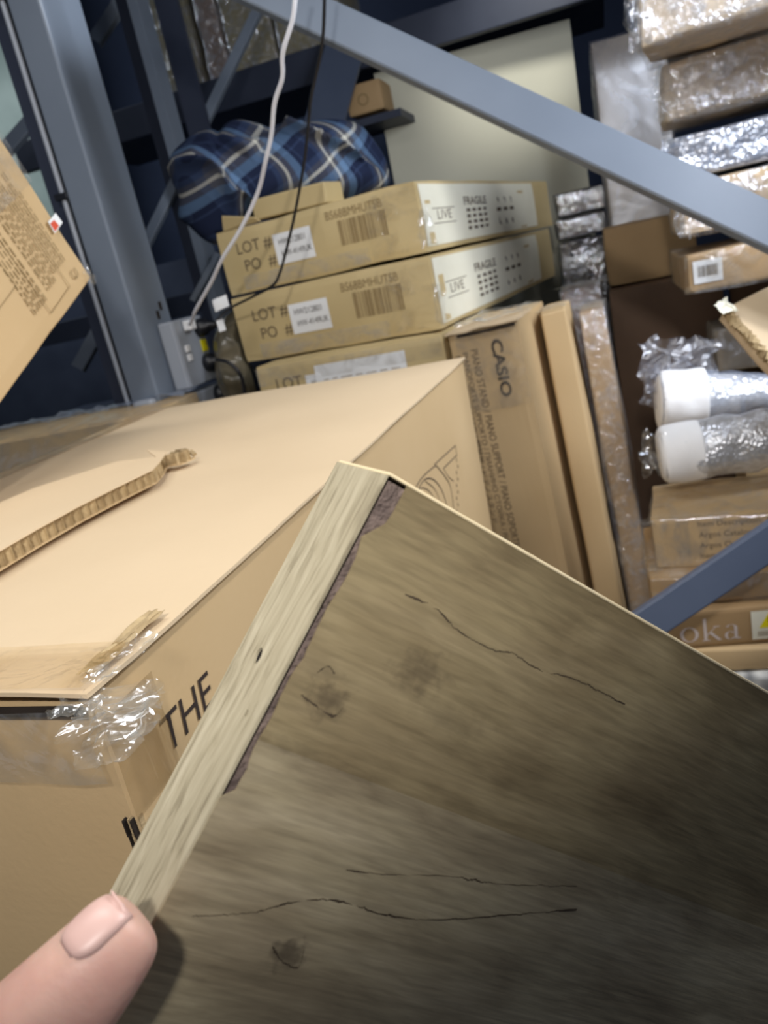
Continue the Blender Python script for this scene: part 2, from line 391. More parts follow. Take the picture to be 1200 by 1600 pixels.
# ================================================================== FRONT RACK (posts, braces, decks bolted together)
rack = thing('steel_racking', 'blue grey steel racking with a wide post and long flat diagonal brace before the cartons', 'racking', (0, 0, 0))
PR = at(248, 620, 2.0)                                   # front right corner of the big post
bm = bmesh.new(); box_bm(bm, (PR.x - 0.0425, PR.y + 0.085, 2.0), (0.085, 0.17, 4.0)); link('upright_post', bm, steel, rack, bevel=0.006)
bm = bmesh.new(); box_bm(bm, (PR.x - 0.145, PR.y + 0.06, 2.0), (0.05, 0.03, 4.0)); box_bm(bm, (PR.x - 0.10, PR.y + 0.11, 2.0), (0.06, 0.012, 4.0))
link('post_flange', bm, steel_navy, rack, bevel=0.002)
def brace(a, b, w, mat, parent, name='diagonal_brace', t=0.004, lip=0.02):
    a, b = Vector(a), Vector(b); bm = bmesh.new(); bar_bm(bm, a, b, w, t, -CF)
    d = (b - a).normalized(); n = (-CF + d * CF.dot(d)).normalized(); s = d.cross(n)
    for k in (-1, 1): bar_bm(bm, a + s * k * w / 2 - n * lip / 2, b + s * k * w / 2 - n * lip / 2, t, lip, -CF)
    return link(name, bm, mat, parent, bevel=0.0015)
brace(at(150, -140, 1.62), at(1440, 461, 1.24), 0.072, steel, rack)
brace(at(1400, 716, 1.28), at(880, 1066, 1.40), 0.058, steel_dark, rack)
bm = bmesh.new(); box_bm(bm, (0.60, 1.47, 2.0), (0.09, 0.09, 4.0)); link('upright_post', bm, steel, rack, bevel=0.005)
bm = bmesh.new(); box_bm(bm, (-0.72, 2.55, 1.235), (0.62, 1.3, 0.03)); box_bm(bm, (-0.72, 1.89, 1.21), (0.62, 0.03, 0.08)); link('shelf_deck', bm, deckm, rack)
bm = bmesh.new(); box_bm(bm, (0.36, 1.68, 0.585), (0.66, 0.42, 0.03)); box_bm(bm, (0.36, 1.49, 0.56), (0.66, 0.03, 0.08)); link('shelf_deck', bm, deckm, rack)
bm = bmesh.new()
for z in (1.235, 0.655):
    pass
box_bm(bm, (PR.x - 0.02, PR.y + 0.1, 1.2), (0.14, 0.22, 0.02)); link('foot_bracket', bm, steel, rack)
for px, py in ((250, 478), (247, 492)):
    z_ = (CP + ray(px, py) * ((PR.x - CP.x) / ray(px, py).x)); bm = bmesh.new(); box_bm(bm, (PR.x + 0.0005, z_.y, z_.z), (0.002, 0.012, 0.022)); link('post_slot', bm, dark_gap, rack)
# conduit with clips
bm = bmesh.new(); x0, y0 = PR.x - 0.101, PR.y + 0.008
tube_bm(bm, [Vector((x0, y0, 0.1 + k * 0.2)) for k in range(20)], 0.007, 10)
co = link('cable_conduit', bm, plastic_grey, None, smooth=True)
tag(co, 'thin grey conduit running up the left side of the wide rack post', 'conduit')
for px, py in ((125, 300), (40, -20)):
    z = (CP + ray(px, py) * ((y0 - CP.y) / ray(px, py).y)).z
    bm = bmesh.new(); box_bm(bm, (x0, y0 + 0.002, z), (0.036, 0.030, 0.016)); cl = link('pipe_clip', bm, plastic_black, co, bevel=0.002); cl['label'] = 'dark clip'

# ---- sockets on the +X side of the post
def atx(px, py, x): d = ray(px, py); return CP + d * ((x - CP.x) / d.x)
XS = PR.x + 0.052
def socket_box(zc, yc, label, sock, extras, dx=0.0):
    t = thing('socket_box', label, 'socket', (PR.x + 0.001 + dx, yc, zc), group=None)
    bm = bmesh.new(); box_bm(bm, (0.024, 0, 0), (0.046, 0.15, 0.18)); link('back_box', bm, plastic_grey, t, bevel=0.006)
    bm = bmesh.new(); box_bm(bm, (0.049, 0, 0), (0.004, 0.146, 0.176)); link('face_plate', bm, plastic_grey, t, bevel=0.003)
    for dz in extras:
        bm = bmesh.new(); box_bm(bm, (0.053, -0.042, dz), (0.007, 0.02, 0.018)); link('rocker_switch', bm, plastic_white, t, bevel=0.002)['label'] = 'white rocker switch'
    return t
def plug(loc, label, dirv=Vector((1, 0, 0)), r=0.027, tail=None):
    t = thing('mains_plug', label, 'plug', loc)
    bm = bmesh.new(); q = dirv.to_track_quat('Z', 'Y').to_matrix().to_4x4()
    prof = [(0, 1.0), (0.012, 1.0), (0.020, 0.92), (0.026, 0.7), (0.045, 0.45), (0.06, 0.36)]
    rings = [[bm.verts.new(q @ Vector((math.cos(a) * r * k, math.sin(a) * r * k * 0.9, h))) for a in [2 * math.pi * i / 16 for i in range(16)]] for h, k in prof]
    for a, b in zip(rings, rings[1:]):
        for i in range(16): bm.faces.new((a[i], a[(i + 1) % 16], b[(i + 1) % 16], b[i]))
    bm.faces.new(rings[0]); bm.faces.new(rings[-1]); link('plug_body', bm, plastic_black, t, smooth=True)
    if tail:
        bm = bmesh.new(); tube_bm(bm, smooth_pts([q @ Vector((0, 0, 0.055))] + [Vector(p) for p in tail]), 0.004, 8); link('power_cord', bm, plastic_black, t, smooth=True)
    return t
c1 = atx(306, 548, XS); yc = c1.y - 0.0
s1 = socket_box(c1.z, yc, 'grey metal double socket box on the rack post with yellow sticker', None, (0.012, -0.012))
bm = bmesh.new(); yl = atx(320, 539, XS + 0.003); box_bm(bm, Vector((XS + 0.0015 - PR.x - 0.001, yl.y - yc, yl.z - c1.z)), (0.002, 0.03, 0.032)); link('sticker', bm, yellow, s1)['label'] = 'yellow sticker'
c2 = atx(330, 655, XS + 0.0)
s2 = socket_box(c1.z - 0.196, yc + 0.022, 'grey metal socket box directly below the one with the yellow sticker', None, (0.02,))
p = atx(311, 512, XS + 0.002); plug(p, 'upper black plug in the yellow stickered socket box', tail=[(0.09, 0.02, -0.02), (0.12, 0.05, 0.0)])
p = atx(324, 566, XS + 0.002); plug(p, 'lower black plug in the yellow stickered socket box', tail=[(0.09, 0.0, -0.01), (0.12, 0.02, -0.04), (0.13, 0.04, -0.12)])
p = atx(342, 615, XS + 0.002); plug(p, 'black plug in the lower grey socket box just above the big carton', r=0.03, tail=[(0.09, 0.0, -0.0), (0.12, 0.02, -0.03), (0.13, 0.04, -0.1)])
p = atx(290, 509, XS + 0.003)
bm = bmesh.new(); box_bm(bm, (0.012, 0, 0), (0.024, 0.03, 0.026)); ad = link('usb_adapter', bm, plastic_white, None, bevel=0.003, loc=p); tag(ad, 'small white adapter plugged in at the end of the white cable', 'adapter')
bm = bmesh.new(); box_bm(bm, (0, 0, 0), (0.06, 0.03, 0.05)); fb = link('junction_box', bm, plastic_grey, None, bevel=0.008, loc=Vector((PR.x - 0.035, PR.y - 0.017, at(245, 636, 2.0).z)))
tag(fb, 'small grey rounded box at the foot of the wide post behind the big carton', 'box')

# ================================================================== FAR RACK
far = thing('far_racking', 'dark blue grey racking behind the wide post with thin diagonal braces and a loaded shelf', 'racking', (0, 0, 0))
p = at(270, 240, 2.9)
for (q, w) in ((p, 0.035),):
    bm = bmesh.new(); box_bm(bm, (q.x, q.y, 2), (w, 0.004, 4)); box_bm(bm, (q.x + w / 2, q.y + 0.045, 2), (0.004, 0.09, 4)); box_bm(bm, (q.x - w / 2, q.y + 0.045, 2), (0.004, 0.09, 4)); link('upright_post', bm, steel, far)
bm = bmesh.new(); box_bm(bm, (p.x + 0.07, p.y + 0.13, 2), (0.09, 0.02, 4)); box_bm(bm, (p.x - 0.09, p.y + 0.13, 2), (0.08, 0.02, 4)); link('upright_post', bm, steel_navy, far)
for a, b, w, m in ((at(408, 0, 3.1), at(226, 380, 3.0), 0.035, steel), (at(197, -15, 3.0), at(146, 62, 3.0), 0.05, steel), (at(172, 480, 3.1), at(120, 575, 3.1), 0.05, steel),
                   (at(70, 160, 3.2), at(-40, 285, 3.2), 0.055, steel), (at(545, 50, 3.25), at(490, 250, 3.2), 0.16, steel_dark), (at(340, 395, 3.0), at(300, 470, 3.0), 0.02, steel)):
    brace(a, b, w, m, far, lip=0.03)
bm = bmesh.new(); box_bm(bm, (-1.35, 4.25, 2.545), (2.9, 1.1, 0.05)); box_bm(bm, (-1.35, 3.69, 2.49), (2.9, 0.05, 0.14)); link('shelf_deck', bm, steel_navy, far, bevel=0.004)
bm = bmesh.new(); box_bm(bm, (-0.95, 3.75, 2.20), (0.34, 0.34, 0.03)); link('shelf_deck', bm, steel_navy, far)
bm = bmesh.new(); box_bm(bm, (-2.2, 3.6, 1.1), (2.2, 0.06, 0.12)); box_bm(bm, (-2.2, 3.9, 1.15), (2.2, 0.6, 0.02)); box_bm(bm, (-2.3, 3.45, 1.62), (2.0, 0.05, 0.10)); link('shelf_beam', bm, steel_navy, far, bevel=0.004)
bm = bmesh.new(); box_bm(bm, (-3.3, 4.6, 0.95), (2.5, 0.02, 1.9)); link('added_dark_sheet', bm, steel_navy, far)  # dark sheet added in front of the pale wall to keep this corner dim
# cartons on the far shelf
FAR = [(232, 300, 3.80, 0.75, card_olive, 'olive wrapped carton at the left end of the far top shelf'),
       (312, 345, 3.95, 0.70, card_dark, 'dark narrow carton standing between olive cartons on the far top shelf'),
       (350, 425, 3.78, 0.80, card_olive, 'olive carton with a shiny film edge on the far top shelf behind the thin brace'),
       (432, 540, 3.82, 0.65, card_olive, 'wide olive carton at the right of the far top shelf above the plaid shirt')]
for i, (xa, xb, y, h, m, lab) in enumerate(FAR):
    y = 3.80; A = aty(xa, 60, y); B = aty(xb, 60, y)
    key = 'FAR%d' % i; BOX[key] = [[(A.x + B.x) / 2, y + 0.2, 2.573 + h / 2], [0, 0, 0], [B.x - A.x - 0.01, 0.36, h]]
    carton(key, 'wrapped_carton', lab, m, group='cartons on the far top shelf', film_m=film, film_t=0.006)
carton('FARBOX', 'cardboard_box', 'small brown box with a faint round mark in the gap behind the plaid shirt', card_brown,
       prints=lambda bm, d: ([text_bm(bm, 'O', front(d, 0.05, 0.03), UX, UZ, height=0.05)], [ink_soft])[1])

# ================================================================== BIG CARTON
def big_prints(bm, d):
    # THE, on the +X face near the front corner (letters rise towards the back)
    text_bm(bm, 'THE', right(d, THE_Y, d[2] - THE_Z), UY, UZ, width=0.066, height=0.026, mat=2, shear=0.15)
    # thin line drawing of a rounded tub, in face coordinates
    c0, r0, d0 = BOX['BIG']; M3 = Euler([R(a) for a in r0]).to_matrix(); tp = Vector(c0) + M3 @ Vector((0, 0, d0[2] / 2)); nx_ = M3 @ UX
    def loc(px, py):
        q_ = ray(px, py); t_ = (tp + nx_ * d[0] / 2 - CP).dot(nx_) / q_.dot(nx_); v_ = M3.inverted() @ (CP + q_ * t_ - tp); return right(d, v_.y + d[1] / 2, d[2] + v_.z)
    def pline(pts, w=0.0022):
        P = smooth_pts([loc(x, y) for x, y in pts], 5) if len(pts) > 2 else [loc(*p_) for p_ in pts]
        for a, b in zip(P, P[1:]):
            sd_ = (b - a).normalized().cross(UX) * w / 2; quad(bm, [a - sd_, b - sd_, b + sd_, a + sd_], 1)
    pline([(648, 764), (656, 750), (668, 737), (681, 727)]); pline([(678, 726), (711, 696)]); pline([(692, 732), (713, 711)]); pline([(711, 696), (713, 711)])
    pline([(681, 727), (694, 744), (702, 758), (706, 780), (709, 808)]); pline([(652, 766), (662, 750), (674, 748), (686, 760), (695, 782), (700, 812)]); pline([(664, 752), (678, 764), (686, 784), (690, 812)], 0.0014)
    pline([(650, 768), (660, 762), (672, 770), (680, 790), (684, 812)], 0.0014); pline([(692, 732), (700, 745), (708, 752)], 0.0014)
    for k in range(9): pline([(712 + (k % 2) * 2, 716 + k * 10), (713 + (k % 2) * 2, 721 + k * 10)], 0.0035)
    return [ink_mid, ink]
THE_Y, THE_Z = 0.051, 0.075
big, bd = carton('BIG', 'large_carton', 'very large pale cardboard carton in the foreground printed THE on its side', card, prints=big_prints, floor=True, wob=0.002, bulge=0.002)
bw, bl, bh = bd
# printing THE in strong black: own slot
# lid panel slightly overhanging, leaving a dark slit at the near edge
bm = bmesh.new(); Gv = []
nx, ny = 16, 24
for sgn in (0, 1):
    g = []
    for j in range(ny + 1):
        row = []
        for i in range(nx + 1):
            x = -bw / 2 - 0.001 + (bw + 0.004) * i / nx; y = -bl / 2 - 0.003 + (bl + 0.006) * j / ny
            e = noise.noise(Vector((x * 6, y * 6, 2))) * 0.002
            lift = 0.003 + (0.005 * max(0, 1 - j / 1.5)) * (0.4 + 0.6 * math.sin(i * 0.5 + 1) ** 2)
            row.append(bm.verts.new((x + noise.noise(Vector((y * 20, 5, 1))) * 0.0012, y + noise.noise(Vector((x * 30, 5, 1))) * 0.002, bh + lift + e + 0.003 * sgn)))
        g.append(row)
    Gv.append(g)
for g in Gv:
    for j in range(ny):
        for i in range(nx): bm.faces.new((g[j][i], g[j][i + 1], g[j + 1][i + 1], g[j + 1][i]))
a, b = Gv
for j in range(ny):
    for i in (0, nx): bm.faces.new((a[j][i], a[j + 1][i], b[j + 1][i], b[j][i]))
for i in range(nx):
    for j in (0, ny): bm.faces.new((a[j][i], a[j][i + 1], b[j][i + 1], b[j][i]))
link('lid_flap', bm, card_pale, big)  # same cardboard as the body, made paler: light on top put into the colour
# grey-shaded near face panel of raw liner, dark slit strip under the lid
bm = bmesh.new(); box_bm(bm, (0, -bl / 2 - 0.0025, bh - 0.004), (bw - 0.01, 0.003, 0.006)); link('lid_slit', bm, dark_gap, big)['label'] = 'dark open slit under the lid'
# tape bands
bm = bmesh.new(); sheet_bm(bm, (-bw / 2, -bl / 2 - 0.004, bh + 0.0135), UX, UY, bw + 0.001, 0.055, 30, 0.001, 3); o = link('tape_strip', bm, tape, big, smooth=True); o['label'] = 'glossy brown tape along the near top edge'
bm = bmesh.new(); sheet_bm(bm, (-bw / 2 - 0.001, bl / 2 - 0.002, bh + 0.0085), -UY, UX, bl, 0.055, 30, 0.001, 9); o = link('tape_strip', bm, tape, big, smooth=True)
bm = bmesh.new(); sheet_bm(bm, (-bw / 2, -bl / 2 - 0.006, bh - 0.055), UX, UZ, bw - 0.004, 0.052, 36, 0.004, 7); o = link('tape_strip', bm, clear_tape, big, smooth=True); o['label'] = 'clear tape over the near face'
bm = bmesh.new(); sheet_bm(bm, (bw / 2 + 0.006, -bl / 2 - 0.003, bh - 0.085), UY, UZ, 0.055, 0.075, 12, 0.002, 2); o = link('tape_strip', bm, tape, big, smooth=True)
# crumpled film bunched on the near corner
for k, (px, py, dp, sz, nr) in enumerate(((188, 1098, 0.448, (0.052, 0.034, 0.008), (0.5, -0.8, 0.3)), (178, 1125, 0.446, (0.050, 0.045, 0.008), (0.6, -0.7, 0.1)), (190, 1152, 0.452, (0.038, 0.045, 0.008), (0.9, -0.3, 0.2)),
                                            (120, 1105, 0.458, (0.035, 0.02, 0.008), (0.1, -0.9, 0.5)), (190, 1032, 0.475, (0.020, 0.055, 0.006), (0.3, -0.3, 0.9)))):
    pt = big.matrix_basis.inverted() if False else (Matrix.Translation(big.location) @ big.rotation_euler.to_matrix().to_4x4()).inverted() @ at(px, py, dp)
    crumple('tape_crumple', big, pt, sz, clear_tape, seed=k + 1, n=18, label='crumpled clear tape bunched on the near corner')
# worn vertical corner: layered liner edges with dark gaps
bm = bmesh.new()
for k in range(4):
    x = bw / 2 - 0.004 + k * 0.003
    for j in range(40):
        z0 = bh - 0.09 - j * 0.012; w = 0.0012 + 0.0008 * noise.noise(Vector((k * 5, j * 0.6, 0)))
        box_bm(bm, (x + noise.noise(Vector((k, j * 0.3, 3))) * 0.0018, -bl / 2 - 0.003 + 0.0015 * (k % 2) + max(0, k - 2) * 0.003, z0), (w, 0.004, 0.0125), 1 if k % 2 == 0 else 0)
link('torn_corner', bm, [card_raw, dark_gap], big)['label'] = 'torn vertical corner with dark gaps between liner layers'
crumple('torn_scrap', big, (bw / 2 - 0.010, -bl / 2 + 0.055, bh + 0.012), (0.085, 0.014, 0.003), card_raw, seed=81, n=16, normal=(0, 0, 1), spin=90, label='torn scrap of cardboard at the near lid corner')

# ---- honeycomb board offcut lying on the lid
big_m = Matrix.Translation(big.location) @ big.rotation_euler.to_matrix().to_4x4()
ztop = (big_m @ Vector((0, 0, bh + 0.012))).z
def onz(px, py, z): d = ray(px, py); return CP + d * ((z - CP.z) / d.z)
hz = ztop + 0.001; HT = 0.018
front_px = [(-150, 968), (-60, 925), (0, 893), (65, 853), (130, 815), (190, 783), (245, 755)]
tip_px = [(256, 742), (262, 730), (285, 726), (306, 716)]
back_px = [(304, 697), (275, 706), (250, 716), (190, 722), (60, 765), (0, 792), (-150, 850)]
hc = thing('honeycomb_board', 'torn strip of honeycomb cardboard lying on top of the big carton', 'cardboard offcut', onz(130, 815, hz))
o0 = hc.location
def flat_poly(pts, z, t):
    bm = bmesh.new(); lo = [bm.verts.new(Vector((p.x - o0.x, p.y - o0.y, z))) for p in pts]; hi = [bm.verts.new(v.co + Vector((0, 0, t))) for v in lo]
    bm.faces.new(lo); bm.faces.new(hi)
    for i in range(len(lo)): bm.faces.new((lo[i], lo[(i + 1) % len(lo)], hi[(i + 1) % len(lo)], hi[i]))
    return bm
fr = [onz(x, y, hz) for x, y in front_px]; tp = [onz(x, y, hz) for x, y in tip_px]; bk = [onz(x, y + 18, hz) for x, y in back_px]
outline = fr + tp + bk
link('bottom_liner', flat_poly(outline, 0, 0.0012), card, hc)
top_out = [p + Vector((0, 0.0, 0)) for p in fr] + [tp[0], tp[1] + Vector((0, 0.004, 0)), tp[1] + Vector((0.002, 0.012, 0))] + [onz(235, 722, hz)] + bk[2:]
link('top_liner', flat_poly(top_out, HT - 0.0012, 0.0014), card_pale, hc)
bm = bmesh.new(); path = smooth_pts(fr[1:] + tp, 10); acc = 0; k = 0; last = path[0]; cell = 0.0105; row = []
for a_, b_ in zip(path, path[1:]):
    acc += (b_ - a_).length
    if acc >= cell * 0.5:
        acc = 0; k += 1; d_ = (b_ - a_).normalized(); n_ = Vector((-d_.y, d_.x, 0)); row.append((b_.copy(), n_, k))
prev = None
for p_, n_, k in row:
    off = 0.002 if k % 2 else 0.0085
    q = p_ + n_ * (off + 0.001 * noise.noise(Vector((k * 1.7, 0, 0)))) - o0; hgt = HT - 0.0018
    cur = (bm.verts.new(q + Vector((0, 0, 0.001))), bm.verts.new(q + Vector((noise.noise(Vector((k, 3, 0))) * 0.002, 0, hgt))))
    if prev: bm.faces.new((prev[0], cur[0], cur[1], prev[1]))
    if k % 2:
        q2 = q + n_ * 0.0001 - n_ * 0.0018; a1 = bm.verts.new(q2 + Vector((0, 0, 0.001))); a2 = bm.verts.new(q2 + Vector((noise.noise(Vector((k, 3, 0))) * 0.003, 0, hgt)))
        bm.faces.new((cur[0], a1, a2, cur[1]))
    else:
        q2 = q + n_ * 0.02; a1 = bm.verts.new(q2 + Vector((0, 0, 0.001))); a2 = bm.verts.new(q2 + Vector((0, 0, hgt))); bm.faces.new((cur[0], a1, a2, cur[1]))
    prev = cur
hcell = link('honeycomb_core', bm, card_raw, hc); s_ = hcell.modifiers.new('thick', 'SOLIDIFY'); s_.thickness = 0.0005
bm = bmesh.new(); 
for k in range(5):
    p_ = onz(262 + k * 10, 728 - k * 3, hz) - o0; box_bm(bm, p_ + Vector((0, 0.002, 0.007)), (0.006, 0.004, 0.012), 0, Euler((0.3 * k, 0.2, k)).to_matrix())
link('torn_tip', bm, card_raw, hc)

# ================================================================== LOT CARTON STACK
def lot_prints(i):
    def f(bm, d):
        W_, H_ = d[0], d[2]; b = 0.0
        text_bm(bm, 'LOT #', front(d, W_ * 0.10, H_ * 0.60), UX, UZ, height=0.030)
        text_bm(bm, 'PO  #', front(d, W_ * 0.125, H_ * 0.32), UX, UZ, height=0.030)
        if i < 2:
            text_bm(bm, 'BS68BMHUTSB', front(d, W_ * 0.58, H_ * 0.76), UX, UZ, width=0.155, height=0.020, mat=2)
            barcode_bm(bm, front(d, W_ * 0.63, H_ * 0.36), UX, UZ, 0.125, H_ * 0.36, 2, 7)
        return [ink_soft, ink_mid] if False else [ink_mid, ink_soft]
    return f
def lot_label(t, d, txt=('HW212801', 'HW-4149UK'), x=0.30, w=0.115):
    def dr(bm, o, u, v):
        text_bm(bm, txt[0], o + u * 0.015 + v * 0.047, u, v, width=w * 0.70, height=0.015)
        if len(txt) > 1: text_bm(bm, txt[1], o + u * 0.018 + v * 0.018, u, v, width=w * 0.80, height=0.015)
    label_part('address_label', t, front(d, d[0] * x, d[2] * 0.30, 0.006), UX, UZ, w, 0.075, [paper, ink], dr, 'white sticker printed HW212801 HW-4149UK' if len(txt) > 1 else 'white sticker')
def side_sheet(t, d, seed, word='FRAGILE'):
    L_ = d[1]
    def dr(bm, o, u, v):
        H = d[2] * 0.86
        rn = random.Random(seed)
        text_bm(bm, word, o + u * 0.30 + v * (H * 0.62), u, v, width=0.20, height=0.022, bold=0.02)
        for k in range(4):
            yy = H * (0.50 - 0.11 * k)
            for s_ in range(4): xx = 0.31 + s_ * 0.05; quad(bm, [o + u * xx + v * yy, o + u * (xx + rn.uniform(0.02, 0.04)) + v * yy, o + u * (xx + 0.03) + v * (yy + 0.008), o + u * xx + v * (yy + 0.008)], 1)
        for k in range(3):       # tall pictogram marks
            xx = 0.60 + k * 0.07; quad(bm, [o + u * xx + v * H * 0.2, o + u * (xx + 0.018) + v * H * 0.15, o + u * (xx + 0.024) + v * H * 0.7, o + u * (xx + 0.01) + v * H * 0.75], 1)
            quad(bm, [o + u * (xx - .01) + v * H * 0.45, o + u * (xx + 0.035) + v * H * 0.45, o + u * (xx + 0.035) + v * H * 0.52, o + u * (xx - .01) + v * H * 0.52], 1)
        for (x1, x2, y1) in ((0.06, 0.22, 0.60), (0.06, 0.22, 0.35)): quad(bm, [o + u * x1 + v * H * y1, o + u * x2 + v * H * y1, o + u * x2 + v * (H * y1 + 0.002), o + u * x1 + v * (H * y1 + 0.002)], 1)
        text_bm(bm, 'LIVE', o + u * 0.09 + v * (H * 0.42), u, v, width=0.10, height=0.022, mat=1)
        quad(bm, [o + u * 0.02 + v * 0.004, o + u * 0.055 + v * 0.004, o + u * 0.055 + v * H * 0.75, o + u * 0.02 + v * H * 0.75], 2)
        quad(bm, [o + u * 0.85 + v * 0.004, o + u * 0.92 + v * 0.004, o + u * 0.92 + v * H * 0.85, o + u * 0.85 + v * H * 0.85], 2)
    label_part('printed_sheet', t, right(d, 0.015, d[2] * 0.07, 0.007), UY, UZ, L_ * 0.80, d[2] * 0.88, [paper_cream, ink_mid, card_lot], dr, 'cream printed sheet wrapped on the side')
LOTS = [('LOT1', 'topmost of the three stacked cartons printed LOT and PO, flap open under the plaid shirt'),
        ('LOT2', 'middle carton of the LOT and PO stack with white sticker and barcode'),
        ('LOT3', 'bottom carton of the LOT stack with long white paper stuck over its label')]
for i, (k, lab) in enumerate(LOTS):
    t, d = carton(k, 'printed_carton', lab, card_lot, group='stack of cartons printed LOT', prints=lot_prints(i), wob=0.006, bulge=0.004)
    if i < 2:
        lot_label(t, d); side_sheet(t, d, i)
        bm = bmesh.new(); sheet_bm(bm, front(d, d[0] - 0.14, 0.01, 0.0062), UX, UZ, 0.14, d[2] - 0.02, 14, 0.003, i); link('tape_strip', bm, film_mat('corner_tape_%d' % i, 0.05, tint=(214, 190, 130), hi=0.35, scale=18), t, smooth=True)
        bm = bmesh.new(); sheet_bm(bm, front(d, 0.06, 0.006, 0.0062), UX, UZ, 0.38, d[2] * 0.22, 14, 0.002, i + 4); link('tape_strip', bm, MATS['clear_tape'], t, smooth=True)
        crumple('tape_crumple', t, right(d, 0.01, d[2] * 0.35, 0.004), (0.05, 0.09, 0.008), clear_tape, seed=i + 20, n=12, normal=(1, -0.4, 0))
    else:
        def dr(bm, o, u, v):
            rn = random.Random(3)
            for r_ in range(2):
                x = 0.02
                while x < 0.22:
                    w = rn.uniform(0.008, 0.03); quad(bm, [o + u * x + v * (0.016 + r_ * 0.02), o + u * (x + w) + v * (0.016 + r_ * 0.02), o + u * (x + w) + v * (0.018 + r_ * 0.02), o + u * x + v * (0.018 + r_ * 0.02)], 1); x += w + 0.01
        label_part('paper_sheet', t, front(d, d[0] * 0.33, d[2] * 0.42, 0.009), UX, UZ, 0.24, 0.075, [paper, ink_soft], dr, 'long white paper', amp=0.002)
        lot_label(t, d, ('HW2',), 0.27, 0.045)
        bm = bmesh.new(); sheet_bm(bm, front(d, 0.004, d[2] - 0.05, 0.0062), UX, UZ, d[0] - 0.01, 0.045, 16, 0.003, 8); link('tape_strip', bm, MATS['clear_tape'], t, smooth=True)
    if i == 0:
        lt, ld = t, d
# raised flap at the left front of the topmost carton
bm = bmesh.new(); quad(bm, [front(ld, 0.03, ld[2], 0), front(ld, 0.15, ld[2], 0), front(ld, 0.14, ld[2] + 0.012, 0.01), front(ld, 0.045, ld[2] + 0.035, 0.012)])
fl_ = link('open_flap', bm, card_lot, lt); sm = fl_.modifiers.new('s', 'SOLIDIFY'); sm.thickness = 0.004
lm = Matrix.Translation(lt.location) @ lt.rotation_euler.to_matrix().to_4x4()
bm = bmesh.new(); c_ = lm @ Vector((0, 0, ld[2]))
rotz = lt.rotation_euler.to_matrix()
box_bm(bm, (0, 0, 0.028), (0.225, 0.09, 0.05)); 
pc = link('cardboard_piece', bm, card_lot, None, bevel=0.004, loc=lm @ Vector((-0.055, -ld[1] / 2 + 0.055, ld[2] + 0.001))); pc.rotation_euler = (0, R(1.5), R(-12))
tag(pc, 'small flat tan box lying on the topmost LOT carton against the plaid shirt', 'box')

# ================================================================== CASIO CARTON and the thin cartons beside it
def casio_prints(bm, d):
    # reading direction runs down the front face
    dn, rt = -UZ, UX; w = d[0]; top = d[2]
    bm_t = lambda s, x, z, width, h, m, b=0.0: text_bm(bm, s, front(d, x, z), dn, rt, width=width, height=h, mat=m, bold=b)
    text_bm(bm, 'CASIO', front(d, w * 0.58, top - 0.032), dn, rt, width=0.134, height=0.027, mat=1, bold=0.035)
    bm_t('PIANO STAND / PIANO SUPPORT / PIANO SOPORTE / KLAVIERSTAND', w * 0.29, top - 0.045, 0.66, 0.017, 2)
    bm_t('PIANOFORTE SUPPORTO / ПИАНИНО СТОЙКА / PIANO SUPORTE', w * 0.17, top - 0.048, 0.60, 0.017, 2)
    bm_t('PIANO STANDAARD / 鋼琴架 / ピアノスタンド', w * 0.05, top - 0.052, 0.42, 0.017, 2)
    # grand piano mark low down
    o = front(d, w - 0.05, top - 0.70)
    P = [(math.cos(R(a)) * 0.022, math.sin(R(a)) * 0.035) for a in range(0, 200, 20)]
    for a, b in zip(P, P[1:]): quad(bm, [o + UX * a[0] + UZ * a[1], o + UX * b[0] + UZ * b[1], o + UX * b[0] * 0.85 + UZ * b[1] * 0.85, o + UX * a[0] * 0.85 + UZ * a[1] * 0.85], 1)
    quad(bm, [o + UX * -0.02 + UZ * -0.004, o + UX * 0.022 + UZ * -0.004, o + UX * 0.022, o + UX * -0.02], 1)
    return [ink, ink_mid]
t, d = carton('CASIO', 'printed_carton', 'tall upright piano stand carton lettered CASIO right of the LOT stack', card, prints=casio_prints, floor=True, wob=0.004, bulge=0.003)
t['category'] = 'cardboard box'
crumple('tape_crumple', t, (0.0, -0.05, d[2] + 0.008), (d[0] * 1.0, 0.22, 0.012), clear_tape, seed=31, n=22, label='crumpled clear tape over the top')
bm = bmesh.new(); sheet_bm(bm, front(d, 0.02, d[2] - 0.19, 0.0055), UX, UZ, d[0] - 0.022, 0.185, 8, 0.0008, 3); link('tape_strip', bm, MATS['clear_tape'], t, smooth=True)
bm = bmesh.new(); sheet_bm(bm, (-d[0] / 2, -d[1] / 2 - 0.008, d[2] + 0.003), UX, UY, d[0], d[1] * 0.5, 10, 0.006, 3); o = link('top_flap', bm, card_pale, t); o.modifiers.new('s', 'SOLIDIFY').thickness = 0.004
bm = bmesh.new()
for k in range(3): box_bm(bm, (0.01, -d[1] / 2 - 0.004, d[2] - 0.006 - k * 0.002), (d[0] * 0.8, 0.006, 0.0012))
link('lid_slit', bm, dark_gap, t)
